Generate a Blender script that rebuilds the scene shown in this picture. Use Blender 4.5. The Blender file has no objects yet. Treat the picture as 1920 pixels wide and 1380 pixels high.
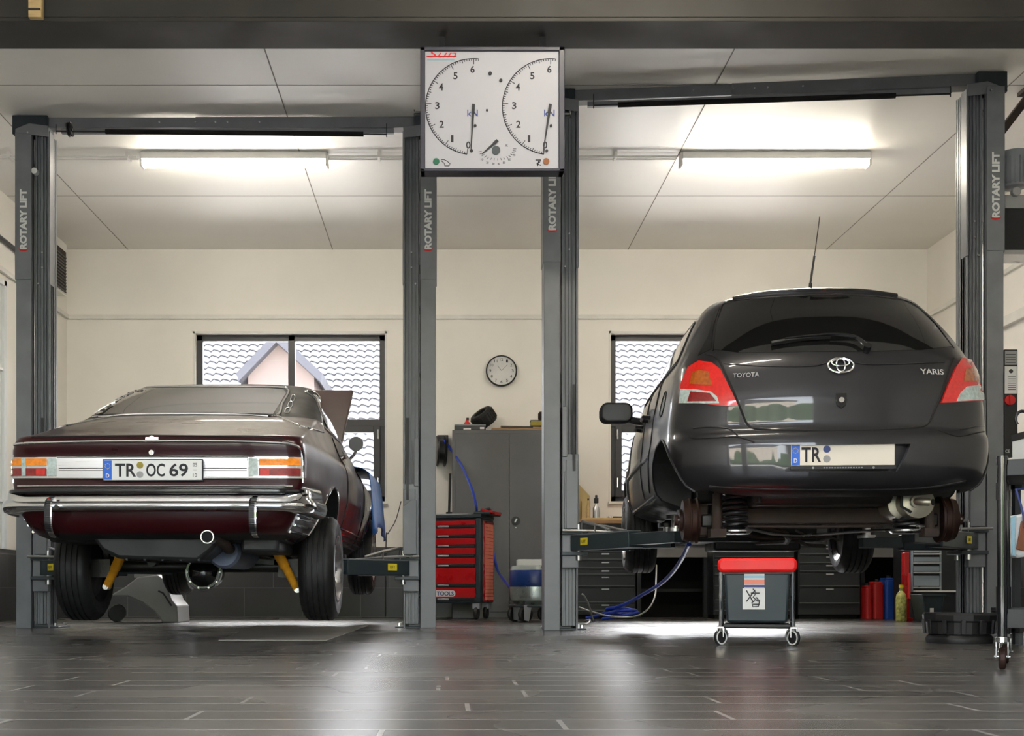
import bpy, bmesh, math, random
import numpy as np
from math import pi, sin, cos, radians
from mathutils import Vector, Matrix
from mathutils.bvhtree import BVHTree
from mathutils.geometry import delaunay_2d_cdt
random.seed(7)
S = bpy.context.scene
COL = S.collection
V = Vector

# ------------------------------------------------------------------ camera
F = 2400.0; VX = 840.0; HY = 1105.0; CH = 0.285
cd = bpy.data.cameras.new('camera'); cam = bpy.data.objects.new('camera', cd); COL.objects.link(cam)
cam.location = (0, 0, CH); cam.rotation_euler = (pi/2, 0, 0)
cd.sensor_width = 36; cd.lens = 36*F/1920
cd.shift_x = (960-VX)/1920; cd.shift_y = (HY-690)/1920
cd.clip_end = 300
S.camera = cam
def P(px, py, d): return V(((px-VX)/F*d, d, CH+(HY-py)/F*d))
def PX(px, d): return (px-VX)/F*d
def PZ(py, d): return CH+(HY-py)/F*d

# ------------------------------------------------------------------ view, world, sun
S.view_settings.view_transform = 'Standard'; S.view_settings.look = 'None'
S.view_settings.gamma = 1; S.view_settings.use_curve_mapping = False
S.view_settings.exposure = 0.97
W = bpy.data.worlds.new('world'); S.world = W; W.use_nodes = True
wn = W.node_tree; wn.nodes.clear()
wo = wn.nodes.new('ShaderNodeOutputWorld'); wb = wn.nodes.new('ShaderNodeBackground')
sk = wn.nodes.new('ShaderNodeTexSky'); sk.sky_type = 'NISHITA'; sk.sun_disc = False
sk.sun_elevation = radians(50); sk.sun_rotation = radians(10); sk.dust_density = 3.0
mxw = wn.nodes.new('ShaderNodeMix'); mxw.data_type = 'RGBA'; mxw.inputs[0].default_value = 0.75
hsv = wn.nodes.new('ShaderNodeRGBToBW')
wn.links.new(sk.outputs[0], hsv.inputs[0])
wn.links.new(sk.outputs[0], mxw.inputs[6]); wn.links.new(hsv.outputs[0], mxw.inputs[7])
wn.links.new(mxw.outputs[2], wb.inputs[0]); wb.inputs[1].default_value = 2.1
wn.links.new(wb.outputs[0], wo.inputs[0])
sd = bpy.data.lights.new('sun', 'SUN'); sun = bpy.data.objects.new('sun', sd); COL.objects.link(sun)
sd.energy = 8.0; sd.angle = radians(1.5); sd.color = (1, .96, .9)
sun.rotation_euler = V((.12, -.66, -.72)).to_track_quat('-Z', 'Y').to_euler()
TUBE = 46.0      # emission of the fluorescent tubes

# ------------------------------------------------------------------ materials
def lin(h):
    if isinstance(h, str):
        h = h.lstrip('#'); c = [int(h[i:i+2], 16)/255 for i in (0, 2, 4)]
        return tuple((x/12.92 if x <= .04045 else ((x+.055)/1.055)**2.4) for x in c)
    return tuple(h)
def mat(name, c, rough=.5, metal=0, coat=0, spec=.5, noise=None, bump=0, bscale=60, trans=0, emit=None, estr=0, ior=1.45, nscale=4, flake=0, stretch=None):
    m = bpy.data.materials.new(name); m.use_nodes = True
    nt = m.node_tree; b = nt.nodes['Principled BSDF']; c = lin(c)
    b.inputs['Base Color'].default_value = (*c, 1); b.inputs['Roughness'].default_value = rough
    b.inputs['Metallic'].default_value = metal; b.inputs['Coat Weight'].default_value = coat
    b.inputs['Coat Roughness'].default_value = .04
    b.inputs['Specular IOR Level'].default_value = spec; b.inputs['IOR'].default_value = ior
    if trans: b.inputs['Transmission Weight'].default_value = trans
    if emit:
        b.inputs['Emission Color'].default_value = (*lin(emit), 1); b.inputs['Emission Strength'].default_value = estr
    tc = nt.nodes.new('ShaderNodeTexCoord')
    src = tc.outputs['Object']
    if stretch:
        mp = nt.nodes.new('ShaderNodeMapping'); mp.inputs['Scale'].default_value = stretch
        nt.links.new(src, mp.inputs[0]); src = mp.outputs[0]
    if noise is None: noise = .08
    if noise:
        n = nt.nodes.new('ShaderNodeTexNoise'); n.inputs['Scale'].default_value = nscale; n.inputs['Detail'].default_value = 6
        nt.links.new(src, n.inputs['Vector'])
        r = nt.nodes.new('ShaderNodeMapRange'); r.inputs[1].default_value = .3; r.inputs[2].default_value = .7
        r.inputs[3].default_value = 1-noise; r.inputs[4].default_value = 1+noise
        nt.links.new(n.outputs[0], r.inputs[0])
        mx = nt.nodes.new('ShaderNodeVectorMath'); mx.operation = 'SCALE'; mx.inputs[0].default_value = c
        nt.links.new(r.outputs[0], mx.inputs['Scale']); nt.links.new(mx.outputs[0], b.inputs['Base Color'])
        if rough > .12:
            r2 = nt.nodes.new('ShaderNodeMapRange'); r2.inputs[1].default_value = .3; r2.inputs[2].default_value = .7
            r2.inputs[3].default_value = rough*.8; r2.inputs[4].default_value = min(1, rough*1.2)
            nt.links.new(n.outputs[0], r2.inputs[0]); nt.links.new(r2.outputs[0], b.inputs['Roughness'])
    if bump:
        n2 = nt.nodes.new('ShaderNodeTexNoise'); n2.inputs['Scale'].default_value = bscale; n2.inputs['Detail'].default_value = 4
        nt.links.new(src, n2.inputs['Vector'])
        bp = nt.nodes.new('ShaderNodeBump'); bp.inputs['Strength'].default_value = bump; bp.inputs['Distance'].default_value = .01
        nt.links.new(n2.outputs[0], bp.inputs['Height']); nt.links.new(bp.outputs[0], b.inputs['Normal'])
    return m
M = {}
M['wall'] = mat('wall_paint', (.86, .825, .76), .8, noise=.04, nscale=1.2, bump=.08, bscale=40)
M['ceil'] = mat('ceiling_panel', (.89, .87, .82), .42, noise=.05, nscale=.7, spec=.4)
M['joint'] = mat('panel_joint', (.3, .28, .25), .8)
M['winframe'] = mat('window_frame_grey', (.045, .045, .05), .4)
M['reveal'] = mat('window_reveal', (.75, .73, .68), .7)
M['lift'] = mat('lift_grey_paint', (.18, .188, .2), .38, noise=.12, nscale=6, spec=.5)
M['liftdark'] = mat('lift_dark_paint', (.03, .04, .048), .4, noise=.15)
M['liftlow'] = mat('lighter_grey_paint', (.2, .21, .225), .35, noise=.2, nscale=5)  # slightly lighter, more mottled grey than the lift paint
M['black'] = mat('black_plastic', (.012, .012, .013), .45)
M['blackgloss'] = mat('gloss_black', (.008, .008, .009), .12, coat=.5)
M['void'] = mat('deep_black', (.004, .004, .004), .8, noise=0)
M['steel'] = mat('steel', (.5, .5, .5), .3, metal=1, noise=.15)
M['alu'] = mat('brushed_aluminium', (.72, .73, .75), .34, metal=1, noise=.05, stretch=(1, 40, 40))
M['chrome'] = mat('chrome', (.78, .79, .8), .06, metal=1, noise=.03)
M['foam'] = mat('black_foam', (.008, .007, .007), .9, bump=.3, bscale=200)
M['rubber'] = mat('tyre_rubber', (.008, .008, .008), .6, noise=.2, nscale=20)
M['rim'] = mat('alloy_rim', (.6, .6, .62), .25, metal=1)
M['beam'] = mat('brown_steel_beam', (.026, .023, .019), .6, noise=.35, nscale=3)
M['white'] = mat('white_board', (.36, .36, .39), .5, noise=.02)
M['ink'] = mat('black_ink', (.012, .012, .016), .6, noise=0)
M['bluink'] = mat('blue_ink', (.03, .05, .2), .6, noise=0)
M['whiteink'] = mat('white_lettering', (.75, .75, .73), .5, noise=.05)
M['redink'] = mat('red_lettering', (.6, .02, .02), .5, noise=.05)
M['green'] = mat('green_lamp', (.02, .13, .07), .3)
M['brownlamp'] = mat('brown_lamp', (.25, .09, .03), .3)
M['panelframe'] = mat('panel_frame', (.03, .03, .045), .4)
M['red'] = mat('red_paint', (.42, .003, .005), .3, coat=.3, noise=.05)
M['redvinyl'] = mat('red_vinyl', (.8, .012, .012), .45, noise=.08, bump=.05)
M['orange'] = mat('perforated_side', (.75, .22, .14), .4)
M['slate'] = mat('slate_plastic', (.022, .034, .04), .42, noise=.1)
M['locker'] = mat('grey_locker', (.085, .083, .085), .38, noise=.12, nscale=3)
M['lockerdark'] = mat('grey_locker_edge', (.05, .05, .052), .5)
M['bench'] = mat('dark_drawer_unit', (.014, .016, .018), .4, noise=.15)
M['benchedge'] = mat('drawer_lip', (.09, .1, .1), .35)
M['apron'] = mat('bench_apron', (.16, .155, .15), .5)
M['wood'] = mat('workbench_wood', (.3, .17, .08), .55, noise=.25, nscale=8, stretch=(1, 8, 8))
M['woodpale'] = mat('pale_wood', (.5, .35, .16), .6, noise=.2, nscale=8, stretch=(1, 8, 8))
M['card'] = mat('cardboard', (.5, .38, .18), .8)
M['drum'] = mat('rusty_drum', (.035, .015, .010), .6, metal=.4, noise=.5, nscale=12)
M['rust'] = mat('rusty_iron', (.033, .021, .015), .7, noise=.5, nscale=14)
M['oily'] = mat('oily_underbody', (.012, .011, .010), .4, noise=.5, nscale=7, bump=.3, bscale=20)
M['under'] = mat('underbody_dark', (.012, .013, .013), .55, noise=.4, nscale=5, bump=.2, bscale=15)
M['muffler'] = mat('muffler_steel', (.42, .4, .32), .4, metal=.8, noise=.2, nscale=6)
M['mufblue'] = mat('muffler_blue_grey', (.12, .14, .2), .45, metal=.5, noise=.3, nscale=8)
M['yellow'] = mat('yellow_shock_paint', (.62, .28, .015), .4, noise=.15, nscale=25)
M['sticker'] = mat('yellow_sticker', (.75, .6, .02), .5, noise=.1)
M['blue'] = mat('blue_hose', (.012, .04, .35), .35)
M['bluedrum'] = mat('blue_drum', (.01, .035, .17), .3)
M['bluecloth'] = mat('blue_cover', (.012, .1, .33), .45, noise=.15)
M['teal'] = mat('teal_edge', (.05, .35, .4), .5)
M['cable'] = mat('grey_cable', (.25, .25, .23), .6)
M['tank'] = mat('zinc_tank', (.45, .5, .48), .3, metal=.8, noise=.15)
M['zinc'] = mat('zinc', (.5, .52, .55), .35, metal=.9)
M['paper'] = mat('paper', (.7, .7, .68), .7)
M['plate'] = mat('number_plate', (.72, .72, .7), .35, noise=.01)
M['platecream'] = mat('number_plate_blank', (.78, .72, .62), .5, noise=.01)
M['euro'] = mat('plate_blue', (.01, .12, .62), .4)
M['gold'] = mat('plate_seal_gold', (.3, .24, .03), .5)
M['silver'] = mat('plate_seal_silver', (.3, .3, .3), .5)
M['lampgrey'] = mat('lamp_housing', (.85, .83, .78), .5)
M['emit'] = mat('fluorescent_glow', (.9, .88, .8), .5, noise=0, emit=(1.0, .92, .78), estr=TUBE)
M['opel'] = mat('maroon_paint', (.026, .0012, .0025), .32, coat=.35, spec=.3, noise=.03)
M['vinyl'] = mat('black_vinyl', (.022, .022, .02), .62, spec=.35, bump=.15, bscale=300)
M['glassdark'] = mat('tinted_glass', (.006, .006, .006), .03, coat=1, noise=0, spec=.6)
M['yaris'] = mat('charcoal_metallic', (.02, .0195, .0225), .36, metal=.5, coat=.7, noise=.04, nscale=500)
M['lensred'] = mat('red_lens', (.62, .012, .008), .12, coat=1, noise=.15, nscale=60)
M['lensredd'] = mat('dark_red_lens', (.22, .006, .006), .12, coat=1, noise=.3, nscale=60)
M['lensamb'] = mat('amber_lens', (.85, .25, .004), .12, coat=1, noise=.2, nscale=50)
M['lensambd'] = mat('dark_amber_lens', (.38, .09, .01), .12, coat=1, noise=.3, nscale=50)
M['lensclr'] = mat('clear_lens', (.42, .5, .48), .1, coat=1, noise=.25, nscale=60)
M['seam'] = mat('panel_gap', (.004, .004, .004), .7, noise=0)
M['greybox'] = mat('pale_grey_plastic', (.3, .3, .29), .5)
M['tilewhite'] = mat('pale_cladding', (.72, .74, .74), .45, noise=.03)
M['rooftile'] = mat('roof_tile_grey', (.13, .13, .135), .7, noise=.15, nscale=2)
M['roofdark'] = mat('roof_slate', (.05, .05, .06), .7)
M['gable'] = mat('pale_brick', (.14, .11, .10), .8)
M['render'] = mat('house_render', (.62, .55, .45), .8)
M['leaf'] = mat('hedge_leaf', (.04, .08, .025), .7, noise=.4, nscale=6)
M['pave'] = mat('paving', (.55, .53, .5), .8, noise=.1)
M['can_red'] = mat('red_can', (.33, .01, .01), .4)
M['can_blue'] = mat('blue_can', (.01, .05, .28), .4)
M['bottle'] = mat('bottle_label', (.4, .4, .12), .4, noise=.6, nscale=40)
M['lightdrawer'] = mat('pale_blue_grey_metal', (.32, .38, .43), .35, metal=.3)
M['skyblue'] = mat('pale_blue_plastic', (.3, .5, .62), .5)
M['brown'] = mat('brown_leather', (.22, .08, .04), .6)
M['hood'] = mat('bonnet_lit_brown', (.035, .017, .015), .45)  # outer face of the maroon bonnet, its brownish lit look put into the colour

def brickmat(name, c1, c2, cm, w, h, mortar, rough, offs=.5, axes='XY', coat=0, rvar=.1, streak=0, bump=.2):
    m = bpy.data.materials.new(name); m.use_nodes = True; nt = m.node_tree; b = nt.nodes['Principled BSDF']
    tc = nt.nodes.new('ShaderNodeTexCoord'); sep = nt.nodes.new('ShaderNodeSeparateXYZ'); cb = nt.nodes.new('ShaderNodeCombineXYZ')
    nt.links.new(tc.outputs['Object'], sep.inputs[0])
    nt.links.new(sep.outputs[axes[0]], cb.inputs[0]); nt.links.new(sep.outputs[axes[1]], cb.inputs[1])
    br = nt.nodes.new('ShaderNodeTexBrick'); nt.links.new(cb.outputs[0], br.inputs[0])
    if offs == 0:      # every plank row starts at its own random offset
        dv = nt.nodes.new('ShaderNodeMath'); dv.operation = 'DIVIDE'; dv.inputs[1].default_value = h; nt.links.new(sep.outputs[axes[1]], dv.inputs[0])
        fl = nt.nodes.new('ShaderNodeMath'); fl.operation = 'FLOOR'; nt.links.new(dv.outputs[0], fl.inputs[0])
        wn_ = nt.nodes.new('ShaderNodeTexWhiteNoise'); wn_.noise_dimensions = '1D'; nt.links.new(fl.outputs[0], wn_.inputs['W'])
        ma = nt.nodes.new('ShaderNodeMath'); ma.operation = 'MULTIPLY_ADD'; ma.inputs[1].default_value = w
        nt.links.new(wn_.outputs['Value'], ma.inputs[0]); nt.links.new(sep.outputs[axes[0]], ma.inputs[2])
        cb2 = nt.nodes.new('ShaderNodeCombineXYZ'); nt.links.new(ma.outputs[0], cb2.inputs[0]); nt.links.new(sep.outputs[axes[1]], cb2.inputs[1])
        nt.links.new(cb2.outputs[0], br.inputs[0])
    br.inputs['Color1'].default_value = (*c1, 1); br.inputs['Color2'].default_value = (*c2, 1); br.inputs['Mortar'].default_value = (*cm, 1)
    br.inputs['Scale'].default_value = 1; br.inputs['Mortar Size'].default_value = mortar; br.inputs['Mortar Smooth'].default_value = .1
    br.inputs['Brick Width'].default_value = w; br.inputs['Row Height'].default_value = h; br.offset = offs; br.offset_frequency = 2 if offs == .5 else 3
    br.inputs['Bias'].default_value = 0
    n = nt.nodes.new('ShaderNodeTexNoise'); n.inputs['Scale'].default_value = 3; n.inputs['Detail'].default_value = 8
    mp = nt.nodes.new('ShaderNodeMapping'); mp.inputs['Scale'].default_value = (1, 9, 1) if streak else (1, 1, 1)
    nt.links.new(cb.outputs[0], mp.inputs[0]); nt.links.new(mp.outputs[0], n.inputs['Vector'])
    r = nt.nodes.new('ShaderNodeMapRange'); r.inputs[1].default_value = .3; r.inputs[2].default_value = .7; r.inputs[3].default_value = .86; r.inputs[4].default_value = 1.14
    nt.links.new(n.outputs[0], r.inputs[0])
    mx = nt.nodes.new('ShaderNodeVectorMath'); mx.operation = 'SCALE'
    nt.links.new(br.outputs[0], mx.inputs[0]); nt.links.new(r.outputs[0], mx.inputs['Scale']); nt.links.new(mx.outputs[0], b.inputs['Base Color'])
    n3 = nt.nodes.new('ShaderNodeTexNoise'); n3.inputs['Scale'].default_value = 1.1; n3.inputs['Detail'].default_value = 2
    nt.links.new(cb.outputs[0], n3.inputs['Vector'])
    r2 = nt.nodes.new('ShaderNodeMapRange'); r2.inputs[1].default_value = .35; r2.inputs[2].default_value = .65
    r2.inputs[3].default_value = rough-rvar; r2.inputs[4].default_value = rough+rvar
    nt.links.new(n3.outputs[0], r2.inputs[0]); nt.links.new(r2.outputs[0], b.inputs['Roughness'])
    bp = nt.nodes.new('ShaderNodeBump'); bp.inputs['Strength'].default_value = bump; bp.inputs['Distance'].default_value = .002
    ml = nt.nodes.new('ShaderNodeMath'); ml.operation = 'MULTIPLY_ADD'; ml.inputs[1].default_value = -1.0
    nt.links.new(br.outputs['Fac'], ml.inputs[0]); ml.inputs[2].default_value = 1.0
    nt.links.new(ml.outputs[0], bp.inputs['Height']); nt.links.new(bp.outputs[0], b.inputs['Normal'])
    b.inputs['Coat Weight'].default_value = coat
    return m
M['floor'] = brickmat('plank_tile_floor', (.064, .061, .059), (.05, .048, .046), (.27, .26, .245), 1.2, .2, .006, .27, offs=0, rvar=.03, streak=1)
M['floor'].node_tree.nodes['Principled BSDF'].inputs['Specular IOR Level'].default_value = .6
M['waintile'] = brickmat('dark_wall_tile', (.045, .045, .046), (.038, .038, .04), (.11, .11, .11), .6, .3, .004, .35, axes='XZ', rvar=.05)
M['waintileY'] = brickmat('dark_wall_tile_side', (.045, .045, .046), (.038, .038, .04), (.11, .11, .11), .6, .3, .004, .35, axes='YZ', rvar=.05)

g = bpy.data.materials.new('window_glass'); g.use_nodes = True; nt = g.node_tree; nt.nodes.clear()
_o = nt.nodes.new('ShaderNodeOutputMaterial'); _t = nt.nodes.new('ShaderNodeBsdfTransparent'); _g = nt.nodes.new('ShaderNodeBsdfGlossy')
_g.inputs['Roughness'].default_value = .02; _f = nt.nodes.new('ShaderNodeFresnel'); _f.inputs[0].default_value = 1.4; _m = nt.nodes.new('ShaderNodeMixShader')
nt.links.new(_f.outputs[0], _m.inputs[0]); nt.links.new(_t.outputs[0], _m.inputs[1]); nt.links.new(_g.outputs[0], _m.inputs[2]); nt.links.new(_m.outputs[0], _o.inputs[0])
M['wglass'] = g
# ------------------------------------------------------------------ mesh helpers
class MB:
    def __init__(s): s.v = []; s.f = []; s.mi = []; s.m = 0
    def add(s, vs, fs):
        o = len(s.v); s.v += [V(v) for v in vs]
        for f in fs: s.f.append([i+o for i in f]); s.mi.append(s.m)
        return s
    def mat(s, i): s.m = i; return s
    def box(s, a, b):
        x0, x1 = sorted((a[0], b[0])); y0, y1 = sorted((a[1], b[1])); z0, z1 = sorted((a[2], b[2]))
        return s.add([(x0,y0,z0),(x1,y0,z0),(x1,y1,z0),(x0,y1,z0),(x0,y0,z1),(x1,y0,z1),(x1,y1,z1),(x0,y1,z1)],
                     [(0,3,2,1),(4,5,6,7),(0,1,5,4),(1,2,6,5),(2,3,7,6),(3,0,4,7)])
    def bar(s, p0, p1, w, h, up=(0, 0, 1), w2=None, h2=None):
        p0, p1 = V(p0), V(p1); d = (p1-p0).normalized(); r = d.cross(V(up)).normalized(); u = r.cross(d)
        w2 = w if w2 is None else w2; h2 = h if h2 is None else h2; vs = []
        for p, a, b in ((p0, w, h), (p1, w2, h2)):
            for sx, sy in ((-1,-1),(1,-1),(1,1),(-1,1)): vs.append(p+r*sx*a/2+u*sy*b/2)
        return s.add(vs, [(0,1,2,3),(7,6,5,4),(0,4,5,1),(1,5,6,2),(2,6,7,3),(3,7,4,0)])
    def cyl(s, p0, p1, r0, r1=None, n=24, caps=True):
        p0, p1 = V(p0), V(p1); r1 = r0 if r1 is None else r1
        q = (p1-p0).to_track_quat('Z', 'Y'); vs = []
        for p, r in ((p0, r0), (p1, r1)):
            for k in range(n): vs.append(p+q@V((r*cos(2*pi*k/n), r*sin(2*pi*k/n), 0)))
        fs = [(k, (k+1) % n, n+(k+1) % n, n+k) for k in range(n)]
        if caps: fs += [tuple(range(n))[::-1], tuple(range(n, 2*n))]
        return s.add(vs, fs)
    def tube(s, pts, r, n=10, close=False):
        pts = [V(p) for p in pts]; vs = []; N = len(pts); prev = None
        rr = r if isinstance(r, (list, tuple)) else [r]*N
        for i, p in enumerate(pts):
            if close: t = (pts[(i+1) % N]-pts[i-1])
            else: t = pts[min(i+1, N-1)]-pts[max(i-1, 0)]
            t = t.normalized() if t.length > 1e-9 else V((0, 0, 1))
            if prev is None:
                a = V((0, 0, 1)) if abs(t.z) < .9 else V((1, 0, 0)); u = t.cross(a).normalized()
            else: u = (prev-t*prev.dot(t)).normalized()
            prev = u; w = t.cross(u)
            for k in range(n): vs.append(p+(u*cos(2*pi*k/n)+w*sin(2*pi*k/n))*rr[i])
        fs = []
        for i in range(N if close else N-1):
            j = (i+1) % N
            for k in range(n): fs.append((i*n+k, i*n+(k+1) % n, j*n+(k+1) % n, j*n+k))
        if not close: fs += [tuple(range(n))[::-1], tuple(range((N-1)*n, N*n))]
        return s.add(vs, fs)
    def lathe(s, prof, c, ax=(0, 0, 1), n=40):
        c = V(c); q = V(ax).to_track_quat('Z', 'Y'); vs = []; fs = []; L = len(prof)
        for r, h in prof:
            for k in range(n): vs.append(c+q@V((r*cos(2*pi*k/n), r*sin(2*pi*k/n), h)))
        for i in range(L-1):
            for k in range(n): fs.append((i*n+k, i*n+(k+1) % n, (i+1)*n+(k+1) % n, (i+1)*n+k))
        if prof[0][0] > 1e-6 and prof[0] != prof[-1]: fs.append(tuple(range(n))[::-1])
        if prof[-1][0] > 1e-6 and prof[0] != prof[-1]: fs.append(tuple(range((L-1)*n, L*n)))
        return s.add(vs, fs)
    def prism(s, poly, o, r, u, depth):
        o, r, u = V(o), V(r), V(u); nrm = r.cross(u).normalized(); n = len(poly)
        a = [o+r*p[0]+u*p[1] for p in poly]; b = [p+nrm*depth for p in a]
        fs = [tuple(range(n))[::-1], tuple(range(n, 2*n))]+[(i, (i+1) % n, n+(i+1) % n, n+i) for i in range(n)]
        return s.add(a+b, fs)
    def rbox(s, a, b, rad, axis='Z', n=5):
        x0, x1 = sorted((a[0], b[0])); y0, y1 = sorted((a[1], b[1])); z0, z1 = sorted((a[2], b[2]))
        def rr(u0, u1, v0, v1):
            out = []
            for cx, cy, a0 in ((u1-rad, v1-rad, 0), (u0+rad, v1-rad, pi/2), (u0+rad, v0+rad, pi), (u1-rad, v0+rad, 1.5*pi)):
                for k in range(n+1): t = a0+pi/2*k/n; out.append((cx+rad*cos(t), cy+rad*sin(t)))
            return out
        if axis == 'Z': return s.prism(rr(x0, x1, y0, y1), (0, 0, z0), (1, 0, 0), (0, 1, 0), z1-z0)
        if axis == 'Y': return s.prism([(p[0], p[1]) for p in rr(x0, x1, z0, z1)], (0, y1, 0), (1, 0, 0), (0, 0, 1), y1-y0)
        return s.prism(rr(y0, y1, z0, z1), (x0, 0, 0), (0, 1, 0), (0, 0, 1), x1-x0)
MW = {}
def link(o, parent=None):
    COL.objects.link(o)
    if parent is not None: o.parent = parent
    return o
def obj(name, mb, mats, parent=None, bev=0, smooth=35, local=False, sub=0, fix=True):
    me = bpy.data.meshes.new(name)
    vs = mb.v
    if parent is not None and not local:
        inv = MW[parent].inverted(); vs = [inv@v for v in vs]
    me.from_pydata([tuple(v) for v in vs], [], mb.f)
    if not isinstance(mats, (list, tuple)): mats = [mats]
    for m in mats: me.materials.append(M[m] if isinstance(m, str) else m)
    for p, i in zip(me.polygons, mb.mi): p.material_index = i
    if fix:
        bm = bmesh.new(); bm.from_mesh(me); bmesh.ops.recalc_face_normals(bm, faces=bm.faces); bm.to_mesh(me); bm.free()
    if smooth:
        me.shade_smooth(); me.set_sharp_from_angle(angle=radians(smooth))
    o = bpy.data.objects.new(name, me); link(o, parent)
    if bev:
        b = o.modifiers.new('bevel', 'BEVEL'); b.width = bev; b.segments = 2; b.limit_method = 'ANGLE'; b.angle_limit = radians(35)
    MW[o] = MW[parent] if parent is not None else Matrix()
    return o
def tag(o, label, cat, group=None, kind=None):
    if label: o['label'] = label
    if cat: o['category'] = cat
    if group: o['group'] = group
    if kind: o['kind'] = kind
    return o
def lab(o, label): o['label'] = label; return o
def thing(name, label, cat, loc=(0, 0, 0), rz=0, group=None):
    o = bpy.data.objects.new(name, None); COL.objects.link(o); o.empty_display_size = .1
    o.location = loc; o.rotation_euler = (0, 0, rz)
    MW[o] = Matrix.Translation(V(loc))@Matrix.Rotation(rz, 4, 'Z')
    return tag(o, label, cat, group)
def struct(name, mb, mats, **k):
    o = obj(name, mb, mats, **k); o['kind'] = 'structure'; return o
def copy_tree(o, parent=None):
    c = o.copy(); COL.objects.link(c)
    if parent is not None: c.parent = parent
    for ch in list(o.children): copy_tree(ch, c)
    return c
def text(name, s, c, w, h, r, u, m, parent, t=.003, bold=0, spacing=1.0, flip=False, shear=0):
    cu = bpy.data.curves.new(name, 'FONT'); cu.body = s; cu.size = 1; cu.offset = bold; cu.space_character = spacing; cu.shear = shear
    cu.resolution_u = 3
    to = bpy.data.objects.new(name, cu); COL.objects.link(to)
    dg = bpy.context.evaluated_depsgraph_get(); me = bpy.data.meshes.new_from_object(to.evaluated_get(dg))
    bpy.data.objects.remove(to); 
    xs = [v.co.x for v in me.vertices]; ys = [v.co.y for v in me.vertices]
    x0, x1, y0, y1 = min(xs), max(xs), min(ys), max(ys)
    r, u, c = V(r).normalized(), V(u).normalized(), V(c); n = r.cross(u)
    base = [c+r*((v.co.x-x0)/(x1-x0)-.5)*w+u*((v.co.y-y0)/(y1-y0)-.5)*h for v in me.vertices]
    fs = [tuple(p.vertices) for p in me.polygons]
    ec = {}
    for f in fs:
        for i in range(len(f)):
            e = (f[i], f[(i+1) % len(f)]); k = tuple(sorted(e)); ec.setdefault(k, []).append(e)
    mb = MB(); N = len(base)
    walls = [(e[0][0], e[0][1], e[0][1]+N, e[0][0]+N) for e in ec.values() if len(e) == 1]
    mb.add([p+n*t for p in base]+base, fs+[tuple(i+N for i in reversed(f)) for f in fs]+walls)
    return obj(name, mb, m, parent, smooth=0, fix=False)

def crom(pts, k=6, close=False):
    pts = [V(p) for p in pts]; out = []; N = len(pts)
    for i in range(N if close else N-1):
        if close: a, b, c, d = pts[i-1], pts[i], pts[(i+1) % N], pts[(i+2) % N]
        else: a, b, c, d = pts[max(i-1, 0)], pts[i], pts[i+1], pts[min(i+2, N-1)]
        for j in range(k):
            t = j/k; out.append(.5*((2*b)+(c-a)*t+(2*a-5*b+4*c-d)*t*t+(3*b-a-3*c+d)*t**3))
    if not close: out.append(pts[-1])
    return out

# cast a sight line measured in the photograph onto a body, giving the real 3D point on it
class Surf:
    def __init__(s, o):
        me = o.data; mw = MW[o]
        s.b = BVHTree.FromPolygons([mw@v.co for v in me.vertices], [tuple(p.vertices) for p in me.polygons])
        s.mw = mw
    def hit(s, px, py):
        o = V((0, 0, CH)); d = V(((px-VX)/F, 1, (HY-py)/F)).normalized()
        loc, n, i, dist = s.b.ray_cast(o, d)
        if loc is None:
            best = None
            for t in np.linspace(5.5, 11, 60):
                q, nn, ii, dd = s.b.find_nearest(o+d*t)
                if best is None or dd < best[0]: best = (dd, q, nn)
            loc, n = best[1], best[2]
        if n.dot(d) > 0: n = -n
        return loc, n
def patch(name, poly, S_, m, parent, off=.004, deep=.012, step=7, mirror=False, curve=0, local=None, only_mirror=False):
    if curve: poly = [(p.x, p.y) for p in crom([(a, b, 0) for a, b in poly], curve, True)]
    # densify
    pts = []
    for i in range(len(poly)):
        a = V(poly[i]); b = V(poly[(i+1) % len(poly)]); k = max(1, int((b-a).length/step))
        for j in range(k): pts.append(a+(b-a)*j/k)
    n0 = len(pts); xs = [p.x for p in pts]; ys = [p.y for p in pts]
    def inside(x, y):
        c = False; j = n0-1
        for i in range(n0):
            if (pts[i].y > y) != (pts[j].y > y) and x < (pts[j].x-pts[i].x)*(y-pts[i].y)/(pts[j].y-pts[i].y)+pts[i].x: c = not c
            j = i
        return c
    extra = []; y = min(ys)+step/2
    while y < max(ys):
        x = min(xs)+step/2
        while x < max(xs):
            if inside(x, y) and min((V((x, y))-q).length for q in pts) > step*.45: extra.append(V((x, y)))
            x += step
        y += step
    vs, es, fs, *_ = delaunay_2d_cdt(pts+extra, [(i, (i+1) % n0) for i in range(n0)], [list(range(n0))], 1, 1e-5)
    hits = [S_.hit(v.x, v.y) for v in vs]
    top = [h[0]+h[1]*off for h in hits]; bot = [h[0]-h[1]*deep for h in hits]; N = len(vs)
    fs = [tuple(f) for f in fs]; ec = {}
    for f in fs:
        for i in range(len(f)):
            k = tuple(sorted((f[i], f[(i+1) % len(f)]))); ec.setdefault(k, []).append((f[i], f[(i+1) % len(f)]))
    walls = [(e[0][0], e[0][1], e[0][1]+N, e[0][0]+N) for e in ec.values() if len(e) == 1]
    mb = MB().add(top+bot, fs+[tuple(i+N for i in reversed(f)) for f in fs]+walls)
    res = []
    if not only_mirror: res.append(obj(name, mb, m, parent, smooth=50))
    if mirror: res.append(obj(name, mirror_mb(mb, parent), m, parent, smooth=50))
    return res[0]
def mirror_mb(mb, parent):
    mw = MW[parent]; inv = mw.inverted(); q = MB()
    def fl(v):
        l = inv@v; l.x = -l.x; return mw@l
    q.v = [fl(v) for v in mb.v]; q.f = [list(reversed(f)) for f in mb.f]; q.mi = list(mb.mi); return q
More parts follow.
